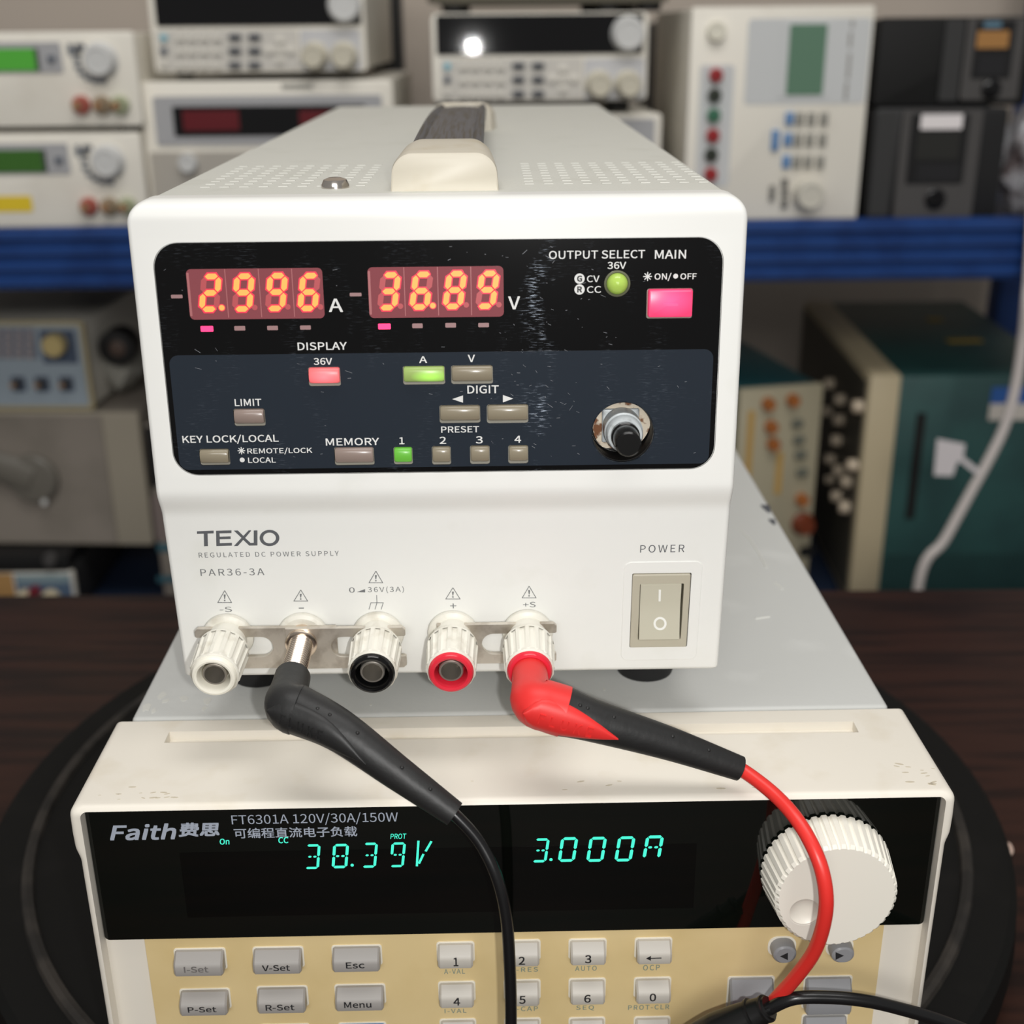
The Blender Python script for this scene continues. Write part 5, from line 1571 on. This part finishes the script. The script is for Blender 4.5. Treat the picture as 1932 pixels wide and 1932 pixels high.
for i in range(40):
    x = xf + .004 + i * .0042
    if x > XS1 - .006: break
    box(b, (x, YO - .0012, Fs_.px(1780, 1112)[1]), (x + .0022, YO + .001, Fs_.px(1780, 1044)[1]), .0004, 1)
obj('vent_ribs', b, mat('teal_dark', (30, 58, 57), .55), sc_, kind='stuff')
q = Fs_.rc(1868, 730, 1960, 792); b = NB(); rrect(b, (q[0], q[1], q[2], (q[1] + q[3]) / 2), 0, .0008, 0, Fs_.M, 0); rrect(b, (q[0], (q[1] + q[3]) / 2, q[2], q[3]), 0, .0008, 0, Fs_.M, 1)
obj('sticker', b, [mat('sticker_white', (190, 184, 176), .6), mat('sticker_blue', (40, 84, 150), .6)], sc_, smooth=0, label='blue and white sticker')
Ff = Face(c0 + V((0, 0, 0)), ex_f, (0, 0, 1), n_f)
b = NB()
rnd = random.Random(3)
Fk = Ff
frontp = NB(); rrect(frontp, (-LEN + .004, zb0 - ctop + .012, -.006, -.008), 0, .0012, .001, Fk.M); obj('control_panel', frontp, mat('scope_panel', (82, 78, 68), .5), sc_)
for x, y, r in ((1560, 724, .0065), (1580, 754, .0065), (1614, 767, .007), (1556, 776, .006), (1578, 792, .0065), (1573, 831, .0065), (1562, 866, .006), (1577, 888, .0065), (1604, 878, .0065), (1593, 909, .0065), (1573, 936, .0065), (1589, 957, .007), (1562, 905, .005)):
    u, v = Fk.px(x, y, .008)
    if -LEN < u < -.004:
        bb = NB(); lathe(bb, [(r, .0008), (r * .95, .010), (r * .7, .0115), (0, .0115)], Fk.T(u, v), 0, 18); obj('dial', bb, mat('scope_knob', (196, 180, 158), .4), sc_)
obj_y = mat('ochre_tape', (150, 124, 30), .6)
# small oscilloscope beside it, turned towards the viewer
YW = 0.915
F = upright((at_y(1470, 880, YW).x, YW, 0), 0.22)
q = (F.px(1388, 880)[0], DECK2 + .0, F.px(1541, 880)[0], F.px(1465, 731)[1])
ws = instrument('small_oscilloscope', 'cream fronted oscilloscope with orange brown knobs between power supply and teal oscilloscope', 'oscilloscope', F, q, 0.26, mat('teal_case', (40, 84, 90), .5), mat('oat_panel', (172, 164, 140), .5), r=.002)
m_rust = mat('rust_knob', (160, 96, 48), .4); m_gkn = mat('grey_green_key', (104, 106, 96), .45); m_och = mat('ochre_strip', (186, 150, 84), .5)
plate(ws, 'strip', F, F.rc(1408, 775, 1420, 900), 0, .0008, m_och, .001, 'ochre strip'); plate(ws, 'strip', F, F.rc(1463, 853, 1475, 932), 0, .0008, m_och, .001, 'ochre strip')
for x, y in ((1448, 761), (1494, 754), (1453, 804), (1457, 837), (1511, 941)):
    knob(ws, 'dial', F, x, y, .0068, .008, m_rust, 'orange brown knob')
for x, y in ((1503, 798), (1506, 829), (1509, 857), (1512, 890)):
    plate(ws, 'key', F, F.rc(x - 10, y - 8, x + 10, y + 8), 0, .004, m_gkn, .002, bev=.0008)
bb = NB(); u, v = F.px(1513, 987); lathe(bb, [(.0125, 0), (.0125, .003), (.0105, .005), (.009, .012), (.0, .012)], F.T(u, v), 0, 28); obj('large_dial', bb, mat('dark_rust_knob', (112, 52, 30), .4), ws, label='large dark rust knob')
plate(ws, 'socket', F, F.rc(1508, 1030, 1538, 1050), 0, .001, m_bk3, .003, 'black socket')
# ochre paper strips lying on the big oscilloscope
for i, (x0, y0, x1, y1) in enumerate(((1750, 602, 1784, 606), (1786, 642, 1862, 648))):
    a, e = at_z(x0, y0, ctop), at_z(x1, y1, ctop)
    b = NB(); box(b, (a.x, a.y - .006, ctop - .0009), (e.x, a.y + .006, ctop + .0002)); obj('tape_strip', b, obj_y, sc_, label='ochre tape on the top')

# white cable with tag
pts = [(1938, 560), (1930, 640), (1917, 725), (1897, 800), (1868, 862), (1835, 922), (1806, 975), (1778, 1024), (1752, 1050), (1738, 1080), (1730, 1125), (1728, 1180)]
Yc = [.80, .80, .80, .80, .80, .80, .80, .80, .80, .80, .80, .80]
P = [at_y(x, y, Y) for (x, y), Y in zip(pts, Yc)]
wc = thing('white_cable', 'white cable with a white paper tag hanging in front of the teal oscilloscope', 'cable', tuple(P[0]))
top_ = [V((P[0].x + .01, .84, ZS1 + .02)), V((P[0].x + .012, .832, ZS1 - .04))]
b = NB(); tube(b, spline(top_ + P + [P[-1] + V((0, .01, -.12)), P[-1] + V((.02, .03, -.4))], 6), .0048, 14); obj('cord', b, mat('cord_white', (208, 200, 196), .5), wc, smooth=60)
FT = upright((0, .797, 0), 0.0)
b = NB(); prism(b, [FT.px(x, y) for x, y in ((1762, 897), (1768, 828), (1821, 838), (1816, 868), (1806, 872), (1797, 898))], -.0004, .0004, FT.M)
prism(b, [FT.px(x, y) for x, y in ((1805, 866), (1812, 858), (1848, 886), (1843, 896))], -.0004, .0003, FT.M)
obj('paper_tag', b, mat('paper_tag', (214, 208, 210), .6), wc, smooth=0)

d = tob.data
bpy.data.objects.remove(tob); bpy.data.curves.remove(d)
